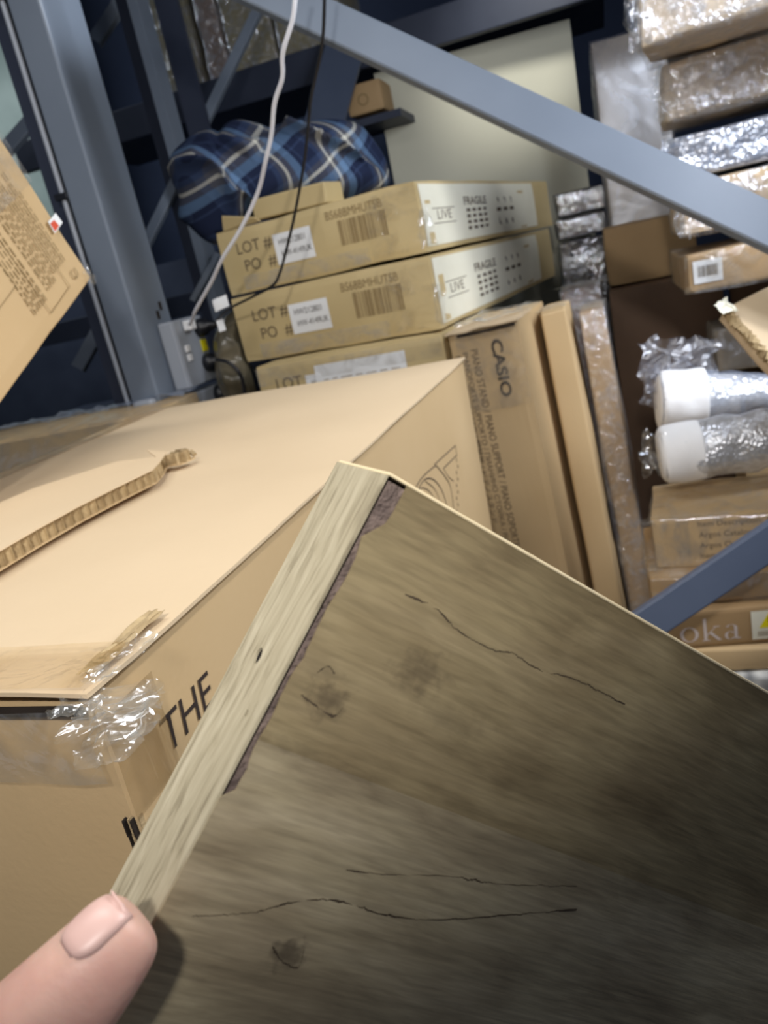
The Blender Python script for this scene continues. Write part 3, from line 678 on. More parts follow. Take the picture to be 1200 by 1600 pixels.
for key, lab, m, fm in (('STAND2', 'thin tall brown carton standing next to the CASIO carton with grey film at its top', card, None),
                        ('STAND3', 'thin tall carton wrapped in grey film, second to the right of the CASIO carton', card_brown, film),
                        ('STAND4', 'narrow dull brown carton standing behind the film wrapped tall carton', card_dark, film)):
    t, d = carton(key, 'tall_carton', lab, m, floor=True, group=None, wob=0.006, film_m=fm, film_t=0.003)
    crumple('tape_crumple', t, (0.0, -d[1] / 2 + 0.05, d[2] + 0.004), (d[0] * 1.1, 0.12, 0.010), clear_tape, seed=len(key) + ord(key[-1]), n=14)
    if key != 'STAND4':
        bm = bmesh.new(); o_ = right(d, 0.06, d[2] - 0.63, 0.006); quad(bm, [o_, o_ + UY * 0.03, o_ + UY * 0.03 + UZ * 0.11, o_ + UZ * 0.11]); link('hand_slot', bm, dark_gap, t)['label'] = 'dark slot low in the carton'

# ================================================================== RIGHT HAND SHELF, LOWER PART
def argos_prints(bm, d):
    for k, s in enumerate(('Item Description: AB', 'Argos Catalogue No', 'Argos Order No', 'Item Quantity')):
        text_bm(bm, s, front(d, 0.088, d[2] * 0.80 - k * 0.0235), UX, UZ, height=0.0125)
    return [ink_mid]
t, d = carton('ARGOS', 'printed_carton', 'tan carton with Item Description printing under the bubble wrapped rolls', card, prints=argos_prints, wob=0.006, film_m=clear_tape, film_t=0.003)
bm = bmesh.new(); sheet_bm(bm, front(d, 0.0, 0.008, 0.0065), UX, UZ, 0.07, d[2] - 0.016, 10, 0.003, 3); link('tape_strip', bm, MATS['clear_tape'], t, smooth=True)
crumple('tape_crumple', t, (-d[0] / 2 - 0.004, -d[1] / 2, d[2] - 0.01), (0.03, 0.04, 0.012), clear_tape, seed=40)
crumple('tape_crumple', t, (-d[0] / 2 - 0.004, -d[1] / 2, 0.0), (0.03, 0.04, 0.012), clear_tape, seed=41)
carton('R17', 'cardboard_box', 'brown carton sandwiched under the Item Description carton, crossed by the lower brace', card_brown, wob=0.006, film_m=clear_tape, film_t=0.003)
def oka_prints(bm, d):
    # serif lettering oka: thick upright strokes, thin joins
    def P(x, z): return front(d, 0.03 + x, 0.015 + z)
    def ringl(cx, cz, rx, rz, ix, n=24, a0=0, a1=360):
        for k in range(n):
            a, b = R(a0 + (a1 - a0) * k / n), R(a0 + (a1 - a0) * (k + 1) / n)
            quad(bm, [P(cx + rx * math.cos(a), cz + rz * math.sin(a)), P(cx + rx * math.cos(b), cz + rz * math.sin(b)), P(cx + ix * math.cos(b), cz + rz * 0.9 * math.sin(b)), P(cx + ix * math.cos(a), cz + rz * 0.9 * math.sin(a))], 1)
    ringl(0.019, 0.017, 0.018, 0.017, 0.0115)
    quad(bm, [P(0.047, 0), P(0.053, 0), P(0.053, 0.052), P(0.047, 0.050)], 1); quad(bm, [P(0.043, 0), P(0.058, 0), P(0.058, 0.002), P(0.043, 0.002)], 1)
    quad(bm, [P(0.053, 0.014), P(0.070, 0.032), P(0.072, 0.032), P(0.053, 0.0115)], 1); quad(bm, [P(0.057, 0.018), P(0.073, 0), P(0.081, 0), P(0.061, 0.021)], 1)
    quad(bm, [P(0.066, 0.031), P(0.078, 0.031), P(0.078, 0.033), P(0.066, 0.033)], 1)
    quad(bm, [P(0.105, 0.002), P(0.111, 0), P(0.111, 0.027), P(0.105, 0.027)], 1); ringl(0.1, 0.0265, 0.011, 0.0075, 0.0055, 12, 0, 165); ringl(0.097, 0.009, 0.0105, 0.0095, 0.005, 16, 40, 330)
    quad(bm, [P(0.110, 0), P(0.117, 0.001), P(0.117, 0.003), P(0.110, 0.004)], 1)
    return [ink_lilac]
t, d = carton('OKA', 'printed_carton', 'dull brown carton lettered oka in white with a yellow warning triangle sticker', card_brown, prints=oka_prints, wob=0.002, bulge=0.002)
def warn(bm, o, u, v):
    quad(bm, [o + u * 0.014 + v * 0.026, o + u * 0.052 + v * 0.026, o + u * 0.0335 + v * 0.058, o + u * 0.0325 + v * 0.058], 1)
    q = o + u.cross(v) * 0.0006; quad(bm, [q + u * 0.0315 + v * 0.036, q + u * 0.0345 + v * 0.036, q + u * 0.035 + v * 0.049, q + u * 0.031 + v * 0.049], 2)
    quad(bm, [q + u * 0.0315 + v * 0.030, q + u * 0.0345 + v * 0.030, q + u * 0.0345 + v * 0.033, q + u * 0.0315 + v * 0.033], 2)
    for k in range(3): quad(bm, [o + u * 0.01 + v * (0.008 + 0.004 * k), o + u * 0.05 + v * (0.008 + 0.004 * k), o + u * 0.05 + v * (0.0095 + 0.004 * k), o + u * 0.01 + v * (0.0095 + 0.004 * k)], 3)
label_part('warning_sticker', t, front(d, 0.168, 0.010, 0.006), UX, UZ, 0.075, 0.064, [paper_cream, yellow, ink, ink_soft], warn, 'white sticker with a yellow warning triangle')
carton('R19', 'cardboard_box', 'plain tan carton lying directly under the oka carton', card, wob=0.004)
BOX['PACK'] = [[0.31, 1.63, 0.637], [0, 0, 0], [0.48, 0.3, 0.068]]
carton('PACK', 'patterned_pack', 'grey and white floral patterned pack at the bottom of the right hand pile', pattern, cat='pack', wob=0.004, bulge=0.006)
# ---- rolls lying on the Item Description carton
def roll(name, label, p0, p1, r, cap_len, film_m, seed, rfun=None, core=card_grey):
    t = thing(name, label, 'bubble wrapped roll', p0); a = Vector((0, 0, 0)); b = Vector(p1) - Vector(p0); n = 30
    def ring_tube(pts, rad, seg, amp, freq):
        bm = bmesh.new(); d = (pts[-1] - pts[0]).normalized(); u = d.orthogonal().normalized(); v = d.cross(u); rings = []
        for i, p in enumerate(pts):
            rr = rad(i / (len(pts) - 1)); ring = []
            for k in range(seg):
                an = 2 * math.pi * k / seg; q = u * math.cos(an) + v * math.sin(an)
                ring.append(bm.verts.new(p + q * (rr + noise.noise((p + q * rr) * freq + Vector((seed, 0, 0))) * amp)))
            rings.append(ring)
        for A, B in zip(rings, rings[1:]):
            for k in range(seg): bm.faces.new((A[k], A[(k + 1) % seg], B[(k + 1) % seg], B[k]))
        bm.faces.new(rings[0]); bm.faces.new(rings[-1]); return bm
    rf = rfun or (lambda t_: r * (0.93 + 0.07 * min(1, t_ * 8)))
    link('roll_core', ring_tube([a + b * (i / n) for i in range(n + 1)], lambda t_: rf(t_) * 0.93, 28, 0.003, 30), core, t, smooth=True)
    link('bubble_wrap', ring_tube([a + b * (i / n) for i in range(n + 1)], lambda t_: rf(t_) * 1.03, 36, 0.008, 28), film_m, t, smooth=True)
    k = cap_len / b.length
    prof = [(0.0, 0.80), (0.05, 0.95), (0.14, 1.04), (0.5, 1.05), (0.96, 1.05), (1.0, 1.04)]
    def cap_r(t_):
        for (x0, y0), (x1, y1) in zip(prof, prof[1:]):
            if t_ <= x1: return r * (y0 + (y1 - y0) * (t_ - x0) / (x1 - x0))
        return r
    link('foam_end', ring_tube([a - b * 0.012 + b * k * (i / 24) for i in range(25)], cap_r, 32, 0.004, 26), foam, t, smooth=True)['label'] = 'white foam sleeve at the end'
    return t
z0 = (CP + ray(1100, 752) * 1.66).z
rA = roll('bubble_wrapped_roll', 'clear bubble wrapped roll with white foam end lying on the Item Description carton', at(1034, 712, 1.655), at(1034, 712, 1.655) + Vector((0.45, 0.03, 0.012)), 0.060, 0.086, bubble, 3)
crumple('film_tail', rA, (-0.012, -0.015, 0.01), (0.06, 0.09, 0.03), clear_tape, seed=50, n=16, normal=(-0.5, -0.8, 0.2), label='torn film tail')
q0 = at(1030, 628, 1.84)
def taper(t_): return 0.066 * (1.0 - 0.62 * max(0, t_ - 0.2) / 0.8)
rB = roll('bubble_wrapped_roll', 'upper bubble wrapped roll with wide white foam end behind the lying one', q0, q0 + Vector((0.40, 0.03, -0.035)), 0.070, 0.105, bubble_blue, 8, rfun=taper, core=plastic_white)
crumple('film_hood', rB, (0.05, 0.03, 0.075), (0.17, 0.12, 0.05), milky, seed=52, n=22, normal=(0, -1, 0.2), label='grey translucent film bunched above the roll', rough=0.8)
crumple('film_hood', rB, (0.00, 0.02, 0.04), (0.07, 0.10, 0.04), milky, seed=57, n=16, normal=(-0.4, -1, 0.2), label='grey translucent film bunched beside the roll', rough=0.8)
rB.rotation_euler = (0, 0, 0)
# cartons behind the rolls
carton('R12', 'cardboard_box', 'plain grey carton behind the rolls, below the torn tan box', card_grey, film_m=film_t if False else clear_tape, wob=0.004)
carton('R13', 'cardboard_box', 'tan carton with a thin curved mark, under the plain grey carton behind the rolls', card, wob=0.003, zmin=0.68,
       prints=lambda bm, d: ([text_bm(bm, '(', front(d, 0.05, d[2] - 0.09), UX, UZ, height=0.06)], [ink_mid])[1])
BOX['BROWN'] = [[0.60, 2.56, 0.7], [0, 0, 0], [0.52, 0.3, 1.385]]
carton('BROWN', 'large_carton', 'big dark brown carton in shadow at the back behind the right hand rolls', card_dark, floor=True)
# ================================================================== RIGHT HAND SHELF, UPPER PARCELS
carton('R10', 'wrapped_carton', 'brown box with a white barcode sticker sticking out under the diagonal brace', card_brown, film_m=clear_tape, wob=0.006)
d10 = BOX['R10'][2]
t10 = [o for o in COL.objects if o.get('label', '').startswith('brown box with a white barcode')][0]
def bc(bm, o, u, v): barcode_bm(bm, o + u * 0.010 + v * 0.014, u, v, 0.042, 0.024, 1, 5)
label_part('barcode_sticker', t10, front(d10, 0.014, 0.020, 0.010), UX, UZ, 0.062, 0.050, [paper, ink_mid], bc, 'white barcode sticker')
for key, lab, m, fm in (('R4', 'tan carton between the barcode sticker box and the bluish bubble wrapped parcel', card, film),
                        ('R3', 'parcel in bluish bubble wrap, third down at the upper right', card_grey, bubble_blue),
                        ('R2', 'tan parcel in crinkled shrink wrap, second from the top at the upper right', card_pale, film),
                        ('R1', 'brightly lit wrapped parcel at the very top right corner', card_pale, film)):
    t, d = carton(key, 'wrapped_carton', lab, m, group=None, wob=0.012, bulge=0.008, film_m=fm, film_t=0.007)
    crumple('film_fold', t, (-d[0] / 2 + 0.0, -d[1] / 2 - 0.004, d[2] * 0.5), (0.05, d[2] * 1.0, 0.02), fm, seed=ord(key[1]), n=14, normal=(-0.6, -0.8, 0))
    bm = bmesh.new(); sheet_bm(bm, front(d, 0.01, d[2] * 0.06, 0.014), UX, UZ, d[0] - 0.03, d[2] * 0.8, 40, 0.012, ord(key[1])); link('film_fold', bm, fm, t, smooth=True)
# torn tan box poking in
tb = thing('torn_box', 'bright tan box with a torn fraying corner poking in from the right edge', 'cardboard box', at(1128, 478, 1.36))
bx = (at(1290, 388, 1.40) - at(1140, 462, 1.36)).normalized(); bz = (at(1240, 600, 1.30) - at(1140, 492, 1.36)).normalized(); bz = (bz - bx * bz.dot(bx)).normalized(); by = bx.cross(bz)
tb.rotation_euler = Matrix((bx, by, bx.cross(by))).transposed().to_euler()
sgn = 1 if bx.cross(by).dot(bz) > 0 else -1
bm = carton_bm((0.34, 0.035, 0.20), 0.006, 8, 0.003, 4)
fwd = 1 if by.dot(CF) > 0 else -1
for v in bm.verts: v.co += Vector((0.175, 0.022 * fwd, 0.105 * sgn))
link('carton_body', bm, card_pale, tb, bevel=0.003)
bm = bmesh.new()
for k in range(22):
    box_bm(bm, Vector((0.004 + 0.004 * noise.noise(Vector((k, 2, 1))), 0.006 * fwd, sgn * (0.006 + k * 0.009))), (0.012 + 0.01 * abs(noise.noise(Vector((k * 1.1, 0, 0)))), 0.012, 0.010), 0, Euler((k * .5, k * .3, k * .7)).to_matrix())
link('frayed_edge', bm, card_raw, tb)['label'] = 'frayed torn edge'
crumple('torn_flap', tb, (-0.004, -0.004 * fwd, 0.008 * sgn), (0.03, 0.03, 0.012), paper_cream, seed=60, n=10, normal=(0, -fwd, 0), label='pale torn flap')

# ================================================================== BACK OF THE BAY
for key, name, lab, m, fm, fl in (('R5', 'tall_carton', 'tall film wrapped carton standing right of the big beige panel', card_grey, milky, True),
                                ('R9A', 'cardboard_box', 'brown carton on top of the dark tall one behind the film wrapped cartons', card_brown, None, False),
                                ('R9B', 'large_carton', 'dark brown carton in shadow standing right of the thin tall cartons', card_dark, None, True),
                                ('R8A', 'wrapped_carton', 'grey film wrapped carton, topmost of three behind the LOT stack', card_grey, film_dark, False),
                                ('R8B', 'wrapped_carton', 'flat carton in dark film, middle of three behind the LOT stack', card_grey, film_dark, False),
                                ('R8C', 'wrapped_carton', 'carton in shiny dark film, lowest of three behind the LOT stack', card_grey, film_dark, True)):
    carton(key, name, lab, m, floor=fl, film_m=fm, film_t=0.005, wob=0.005)
c, r, dd = BOX['PANEL']; top = c[2] + dd[2] / 2
bm = bmesh.new(); box_bm(bm, (0, 0, top / 2 + 0.001), (dd[0], 0.03, top - 0.004))
pn = link('beige_board', bm, mdf, None, bevel=0.003, loc=(c[0], c[1], 0)); pn.rotation_euler = (0, 0, R(r[2]))
tag(pn, 'large plain beige panel standing upright behind the LOT cartons and the diagonal beam', 'panel')
# left edge cartons
def left_prints(bm, d):
    # the visible face is local +X or -Y depending on the tilt; greeked small print and frames
    rn = random.Random(9)
    return []
c, r, dd = BOX['LEFT']
def corner_frame(pc, dc, pa, pb, db):
    """rectangle corner seen at pixel pc: find the depth of pa so that both edges are square to each other"""
    C0 = at(*pc, dc); B = at(*pb, db) - C0; lo, hi = dc * 0.3, dc * 2.2
    f = lambda d: (at(*pa, d) - C0).dot(B)
    for _ in range(60):
        m = (lo + hi) / 2
        if (f(lo) > 0) == (f(m) > 0): lo = m
        else: hi = m
    A = at(*pa, lo) - C0
    return C0, A.normalized(), B.normalized(), A.length, B.length
C0, ea, eb, la, lb = corner_frame((145, 435), 1.30, (25, 250), (0, 635), 1.06)
en = ea.cross(eb).normalized()
if en.dot(CF) > 0: en = -en; flip = True
else: flip = False
lm_ = Matrix((ea, eb, ea.cross(eb))).transposed()
lf = thing('printed_carton', 'tan carton with small print and a red and white sticker jutting in at left', 'cardboard box', C0, lm_.to_euler())
zs = 1 if not flip else -1      # local z that faces the camera
LA, LB = max(la, 0.24) + 0.02, 0.62
bm = carton_bm((LA, LB, 0.22), 0.004, 10, 0.003, 12)
for v in bm.verts: v.co += Vector((LA / 2, LB / 2, -zs * 0.11))
def lfp(px, py):
    d = ray(px, py); t_ = (C0 - CP).dot(en) / d.dot(en); q = CP + d * t_ - C0; return Vector((q.dot(ea), q.dot(eb), zs * 0.004))
def stroke(bm, a, b, w, mat):
    t_ = (b - a).normalized(); s = Vector((-t_.y, t_.x, 0)) * w / 2; quad(bm, [a - s, b - s, b + s, a + s], mat)
rn = random.Random(5)
def printblock(bm, p0, L_, rows, pitch, w=0.003):
    for r_ in range(rows):
        x = 0
        while x < L_ * (0.75 + 0.25 * rn.random()):
            ln = rn.uniform(0.004, 0.016); a = p0 + Vector((x, r_ * pitch, 0)); stroke(bm, a, a + Vector((ln, 0, 0)), w, 1); x += ln + 0.004
pE = lfp(107, 448)
printblock(bm, lfp(98, 408) , 0.15, 7, 0.0065, 0.0028)
printblock(bm, lfp(84, 440), 0.17, 4, 0.009, 0.0028)
printblock(bm, lfp(70, 470), 0.20, 6, 0.008, 0.0028)
a, b = lfp(106, 448), lfp(77, 490); stroke(bm, a, b, 0.0012, 1); stroke(bm, b, b + Vector((0.26, 0, 0)), 0.0012, 1); stroke(bm, a, a + Vector((0.26, 0, 0)), 0.0012, 1)
a, b = lfp(22, 447), lfp(-10, 490); stroke(bm, a, b, 0.0012, 1); stroke(bm, a, a + Vector((0.2, 0, 0)), 0.0012, 1)
o = lfp(113, 427)
for k in range(11):
    A1, A2 = R(30 + 26 * k), R(30 + 26 * (k + 1)); stroke(bm, o + Vector((math.cos(A1), math.sin(A1), 0)) * 0.008, o + Vector((math.cos(A2), math.sin(A2), 0)) * 0.008, 0.0022, 1)
link('carton_body', bm, [card, ink_soft], lf, bevel=0.003)
bm = bmesh.new(); q = [lfp(71, 348), lfp(83, 334), lfp(94, 349), lfp(82, 366)]; quad(bm, [p + Vector((0, 0, zs * 0.001)) for p in q]); 
q = [lfp(74, 351), lfp(80, 345), lfp(88, 354), lfp(82, 363)]; quad(bm, [p + Vector((0, 0, zs * 0.0016)) for p in q], 1)
link('sticker', bm, [paper, red], lf, mod='keep')['label'] = 'red and white sticker'
bm = bmesh.new(); sheet_bm(bm, (LA - 0.09, 0.002, zs * 0.006), UX, UY, 0.088, 0.5, 30, 0.004, 4); link('tape_strip', bm, clear_tape, lf, smooth=True)
crumple('tape_crumple', lf, (0.012, 0.012, zs * 0.006), (0.03, 0.02, 0.006), clear_tape, seed=71)

# low carton behind the big one at the left
t, d = carton('BACKL', 'cardboard_box', 'carton with yellowish tape and plastic film behind the far left end of the big carton', card, floor=True, film_m=clear_tape, film_t=0.003)
bm = bmesh.new(); sheet_bm(bm, (-d[0] / 2, d[1] / 2 - 0.09, d[2] + 0.006), UX, UY, d[0], 0.1, 20, 0.02, 3); link('film_sheet', bm, bubble_blue, t, smooth=True)['label'] = 'grey plastic film'

# brown film bag stuffed beside the sockets
bgp = at(368, 560, 2.03)
def blob_bm(outline, depth, bulge, n=40, fold=0.03, freq=9, seed=0, back=0.6):
    """closed lump with the given seen outline and real thickness towards and away from the viewer"""
    bm = bmesh.new(); P = [Vector((x, y, 0)) for x, y in outline]; cx = sum(p.x for p in P) / len(P); cy = sum(p.y for p in P) / len(P)
    cl = smooth_pts(P + [P[0]], 5)[:-1]; rings = []
    for side in (1, -1):
        rr = []
        for j in range(1 if side == -1 else 0, n + 1):
            s = math.sin(math.pi / 2 * (1 - j / n)) if True else 0
            ring = []
            for p in cl:
                x, y = cx + (p.x - cx) * s, cy + (p.y - cy) * s
                h = math.sqrt(max(0, 1 - s ** 2)) * bulge * (1 if side == 1 else -back)
                w = at(x, y, depth - h); k = w * freq + Vector((seed, 0, 0))
                q = w + (noise.noise_vector(k) * fold) * min(1, (1 - s) * 3 + 0.15)
                dd_ = noise.noise(Vector((w.x * 5 + w.z * 9, w.z * 3, seed))) ; ridge = (1 - abs(math.sin((w.x * 9 + w.z * 13) + 3 * dd_))) ** 2
                q -= CF * (ridge * fold * 1.3 * min(1, (1 - s) * 3)) * side
                ring.append(q)
            rr.append(ring)
        rings.append(rr)
    allr = list(reversed(rings[1])) + rings[0]
    return allr, len(cl)
def blob(name, outline, depth, bulge, mats, lab, cat, zclamp=None, uvscale=1.0, **kw):
    allr, m = blob_bm(outline, depth, bulge, **kw); base = at(sum(x for x, y in outline) / len(outline), sum(y for x, y in outline) / len(outline), depth)
    bm = bmesh.new(); uv = bm.loops.layers.uv.new('UVMap'); V = []; U = {}
    for j, ring in enumerate(allr):
        row = []
        for q in ring:
            if zclamp: q = zclamp(q)
            v = bm.verts.new(q - base); row.append(v); r_ = q - base
            U[v] = ((r_.dot(CR) * 0.8 - r_.dot(CD) * 0.75 + r_.dot(CF) * 0.5) * uvscale, (r_.dot(CR) * 0.7 + r_.dot(CD) * 0.8 + r_.dot(CF) * 0.7) * uvscale)
        V.append(row)
    for a, b in zip(V, V[1:]):
        for k in range(m): bm.faces.new((a[k], a[(k + 1) % m], b[(k + 1) % m], b[k]))
    for f in bm.faces:
        for l in f.loops: l[uv].uv = U[l.vert]
    bmesh.ops.remove_doubles(bm, verts=bm.verts[:], dist=0.0004)
    o = link(name, bm, mats, None, smooth=True, loc=base)
    return tag(o, lab, cat)
lot_top = BOX['LOT1'][0][2] + BOX['LOT1'][2][2] / 2 + 0.003
def zc_shirt(q):
    q = q.copy(); rel = Vector((q.x - BOX['LOT1'][0][0], q.y - BOX['LOT1'][0][1])); a = R(9.36); lx = rel.x * math.cos(a) - rel.y * math.sin(a)
    if lx > -BOX['LOT1'][2][0] / 2 - 0.02: q.z = max(q.z, lot_top + 0.003)
    return q
shirt_px = [(262, 262), (272, 236), (296, 212), (324, 201), (340, 204), (352, 192), (372, 187), (400, 192), (428, 201), (455, 197), (485, 189), (520, 186), (556, 192), (580, 212), (600, 240), (607, 262), (606, 290),
            (560, 312), (480, 330), (420, 338), (380, 345), (362, 365), (342, 380), (318, 371), (296, 352), (280, 338), (282, 310), (272, 288)]
blob('plaid_shirt', shirt_px, 2.16, 0.17, plaid, 'crumpled blue and white plaid flannel shirt bundled on top of the LOT stack', 'shirt', zclamp=zc_shirt, uvscale=2.3, n=60, fold=0.055, freq=6, seed=3)
blob('plastic_bag', [(352, 494), (368, 486), (374, 520), (384, 556), (396, 590), (402, 640), (372, 650), (340, 600), (336, 560), (334, 528)], 2.12, 0.05, bag, 'dull brown plastic bag hanging between the sockets and the LOT stack', 'bag', n=20, fold=0.015, freq=20, seed=7)
# tags on the black cable
bm = bmesh.new(); sheet_bm(bm, (0, 0, 0), (CR * 0.9 - CD * 0.45).normalized(), (-CD - CR * 0.3).normalized(), 0.038, 0.030, 8, 0.010, 2); o = link('paper_tag', bm, paper, None, loc=at(337, 488, 1.93)); o.modifiers.new('s', 'SOLIDIFY').thickness = 0.0006
tag(o, 'crinkled pale paper tag on the black cable at the corner of the middle LOT carton', 'tag')
bm = bmesh.new(); sheet_bm(bm, (0, 0, 0), (CR * 0.95 - CD * 0.3).normalized(), (-CD - CR * 0.3).normalized(), 0.018, 0.030, 6, 0.003, 5); o = link('paper_tag', bm, paper, None, loc=at(343, 519, 1.97)); o.modifiers.new('s', 'SOLIDIFY').thickness = 0.0006
tag(o, 'small white paper tag beside the upper black plug', 'tag')
# cables
def cable(name, lab, pts, r, mat):
    P = smooth_pts([at(*p) for p in pts], 8); b0 = P[0].copy(); bm = bmesh.new(); tube_bm(bm, [p - b0 for p in P], r, 10)
    o = link(name, bm, mat, None, smooth=True, loc=b0); return tag(o, lab, 'cable')
cable('white_cable', 'thin white cable hanging down from above to the white adapter on the socket box',
      [(466, -60, 1.30), (461, 0, 1.33), (457, 31, 1.35), (445, 70, 1.38), (441, 91, 1.40), (441, 122, 1.43), (429, 161, 1.47), (424, 210, 1.52), (415, 251, 1.56), (403, 300, 1.62), (377, 356, 1.68), (347, 405, 1.74), (331, 439, 1.80), (306, 484, 1.88), (301, 497, 1.92), (296, 507, 1.955)], 0.0042, rubber_white)
cable('black_cable', 'thin black cable hanging in front of the LOT stack and bending left to the sockets',
      [(508, -60, 1.30), (507, 0, 1.33), (504, 63, 1.38), (494, 115, 1.44), (485, 157, 1.48), (482, 190, 1.52), (475, 255, 1.58), (460, 337, 1.66), (447, 392, 1.72), (437, 427, 1.74), (426, 446, 1.76), (392, 465, 1.84), (362, 480, 1.90), (345, 493, 1.95), (336, 505, 2.0)], 0.0032, plastic_black)
cable('grey_cable', 'short dark cable loop lying against the brown bag above the big carton', [(338, 562, 2.02), (356, 566, 2.0), (372, 580, 2.0), (380, 600, 2.02), (384, 640, 2.05)], 0.005, plastic_black)

# ================================================================== HAND HELD BOARD
D0 = 0.23
P0 = at(605, 742, D0); P1 = at(250, 1420, 0.968 * D0); P2 = at(1200, 1085, 1.327 * D0); P3 = at(528, 722, 1.183 * D0)
e2 = (P2 - P0).normalized(); e1 = (P1 - P0); e1 = (e1 - e2 * e1.dot(e2)).normalized(); e3 = e1.cross(e2).normalized()
if e3.dot(P3 - P0) < 0: e3 = -e3
TH = (P3 - P0).dot(e3)
# local frame: X along e2, Z = outwards face normal (-e3), Y = Z x X
Zl = -e3; Yl = Zl.cross(e2); ys = 1 if Yl.dot(e1) > 0 else -1
B = thing('wood_board', 'grey brown wood effect board with pale end grain, held up in front at lower right', 'board', P0, Matrix((e2, Yl, Zl)).transposed().to_euler())
def fl(px, py, z=0.0):      # pixel -> local point on the broad face
    d = ray(px, py); t_ = (P0 - CP).dot(Zl) / d.dot(Zl); q = CP + d * t_ - P0; return Vector((q.dot(e2), q.dot(Yl), z))
def el(px, py):             # pixel -> local (y, z) on the end face (x = 0)
    d = ray(px, py); t_ = (P0 - CP).dot(e2) / d.dot(e2); q = CP + d * t_ - P0; return Vector((0, q.dot(Yl), q.dot(Zl)))
BX, BY = 0.55, 0.30
def wood_face():
    m, nt, b = newmat('grey_oak_laminate')
    tc = N(nt, 'ShaderNodeTexCoord'); sp = N(nt, 'ShaderNodeSeparateXYZ'); L(nt, tc, 'Object', sp, 0)
    # warp grain around knots
    mp = N(nt, 'ShaderNodeMapping'); mp.inputs['Scale'].default_value = (5, 60, 1); L(nt, tc, 'Object', mp, 0)
    wn = N(nt, 'ShaderNodeTexNoise', Scale=14, Detail=2); L(nt, tc, 'Object', wn, 'Vector')
    mxv = N(nt, 'ShaderNodeMix', data_type='VECTOR'); mxv.inputs[0].default_value = 0.25; L(nt, mp, 0, mxv, 4)
    sc = N(nt, 'ShaderNodeVectorMath', operation='SCALE'); sc.inputs['Scale'].default_value = 5.0; L(nt, wn, 1, sc, 0); ad = N(nt, 'ShaderNodeVectorMath', operation='ADD'); L(nt, mp, 0, ad, 0)
    sc2 = N(nt, 'ShaderNodeVectorMath', operation='SCALE'); sc2.inputs['Scale'].default_value = 1.6; L(nt, wn, 1, sc2, 0); L(nt, sc2, 0, ad, 1)
    g = N(nt, 'ShaderNodeTexNoise', Scale=1.0, Detail=6, Roughness=0.62); L(nt, ad, 0, g, 'Vector')
    cr = ramp(nt, [(0.30, srgb((132, 120, 98))), (0.5, srgb((164, 152, 126))), (0.72, srgb((184, 172, 146)))]); L(nt, g, 0, cr, 0)
    # fine fibres
    mp2 = N(nt, 'ShaderNodeMapping'); mp2.inputs['Scale'].default_value = (40, 420, 1); L(nt, tc, 'Object', mp2, 0)
    g2 = N(nt, 'ShaderNodeTexNoise', Scale=1.0, Detail=3); L(nt, mp2, 0, g2, 'Vector'); cr2 = ramp(nt, [(0.35, (0.72, 0.72, 0.72, 1)), (0.6, (1, 1, 1, 1))]); L(nt, g2, 0, cr2, 0)
    mu = N(nt, 'ShaderNodeMix', data_type='RGBA', blend_type='MULTIPLY'); mu.inputs[0].default_value = 0.7; L(nt, cr, 0, mu, 6); L(nt, cr2, 0, mu, 7)
    col = mu; ci = 2
    # smoky blotches
    bl = N(nt, 'ShaderNodeTexNoise', Scale=22, Detail=3); L(nt, tc, 'Object', bl, 'Vector'); bc_ = ramp(nt, [(0.35, (0.78, 0.74, 0.70, 1)), (0.65, (1.06, 1.05, 1.0, 1))]); L(nt, bl, 0, bc_, 0)
    m3 = N(nt, 'ShaderNodeMix', data_type='RGBA', blend_type='MULTIPLY'); m3.inputs[0].default_value = 0.8; L(nt, col, 2, m3, 6); L(nt, bc_, 0, m3, 7); col = m3
    # printed plank above the seam is a darker, yellower tone
    ysm = fl(390, 1150).y
    lt_ = N(nt, 'ShaderNodeMath', operation='MULTIPLY'); lt_.inputs[1].default_value = ys; L(nt, sp, 1, lt_, 0)
    cmp_ = N(nt, 'ShaderNodeMath', operation='LESS_THAN'); cmp_.inputs[1].default_value = ysm * ys; L(nt, lt_, 0, cmp_, 0)
    m4 = N(nt, 'ShaderNodeMix', data_type='RGBA', blend_type='MULTIPLY'); L(nt, cmp_, 0, m4, 0); L(nt, col, 2, m4, 6); m4.inputs[7].default_value = (0.80, 0.76, 0.66, 1); col = m4
    # knots (printed dark spots)
    for (px, py, rx, ry, st) in ((450, 1490, 0.0072, 0.0062, 0.9), (512, 1095, 0.0085, 0.007, 0.75), (508, 1055, 0.008, 0.003, 0.35), (655, 1050, 0.012, 0.008, 0.6), (700, 1120, 0.02, 0.006, 0.25), (460, 1170, 0.02, 0.003, 0.3)):
        k = fl(px, py)
        sb = N(nt, 'ShaderNodeVectorMath', operation='SUBTRACT'); sb.inputs[1].default_value = (k.x, k.y, 0); L(nt, tc, 'Object', sb, 0)
        dv = N(nt, 'ShaderNodeVectorMath', operation='MULTIPLY'); dv.inputs[1].default_value = (1 / rx, 1 / ry, 0); L(nt, sb, 0, dv, 0)
        wb = N(nt, 'ShaderNodeTexNoise', Scale=260, Detail=3); L(nt, tc, 'Object', wb, 'Vector')
        ln = N(nt, 'ShaderNodeVectorMath', operation='LENGTH'); L(nt, dv, 0, ln, 0)
        a1 = N(nt, 'ShaderNodeMath', operation='ADD'); L(nt, ln, 'Value', a1, 0); s3 = N(nt, 'ShaderNodeMath', operation='MULTIPLY'); s3.inputs[1].default_value = 1.9; L(nt, wb, 0, s3, 0); L(nt, s3, 0, a1, 1)
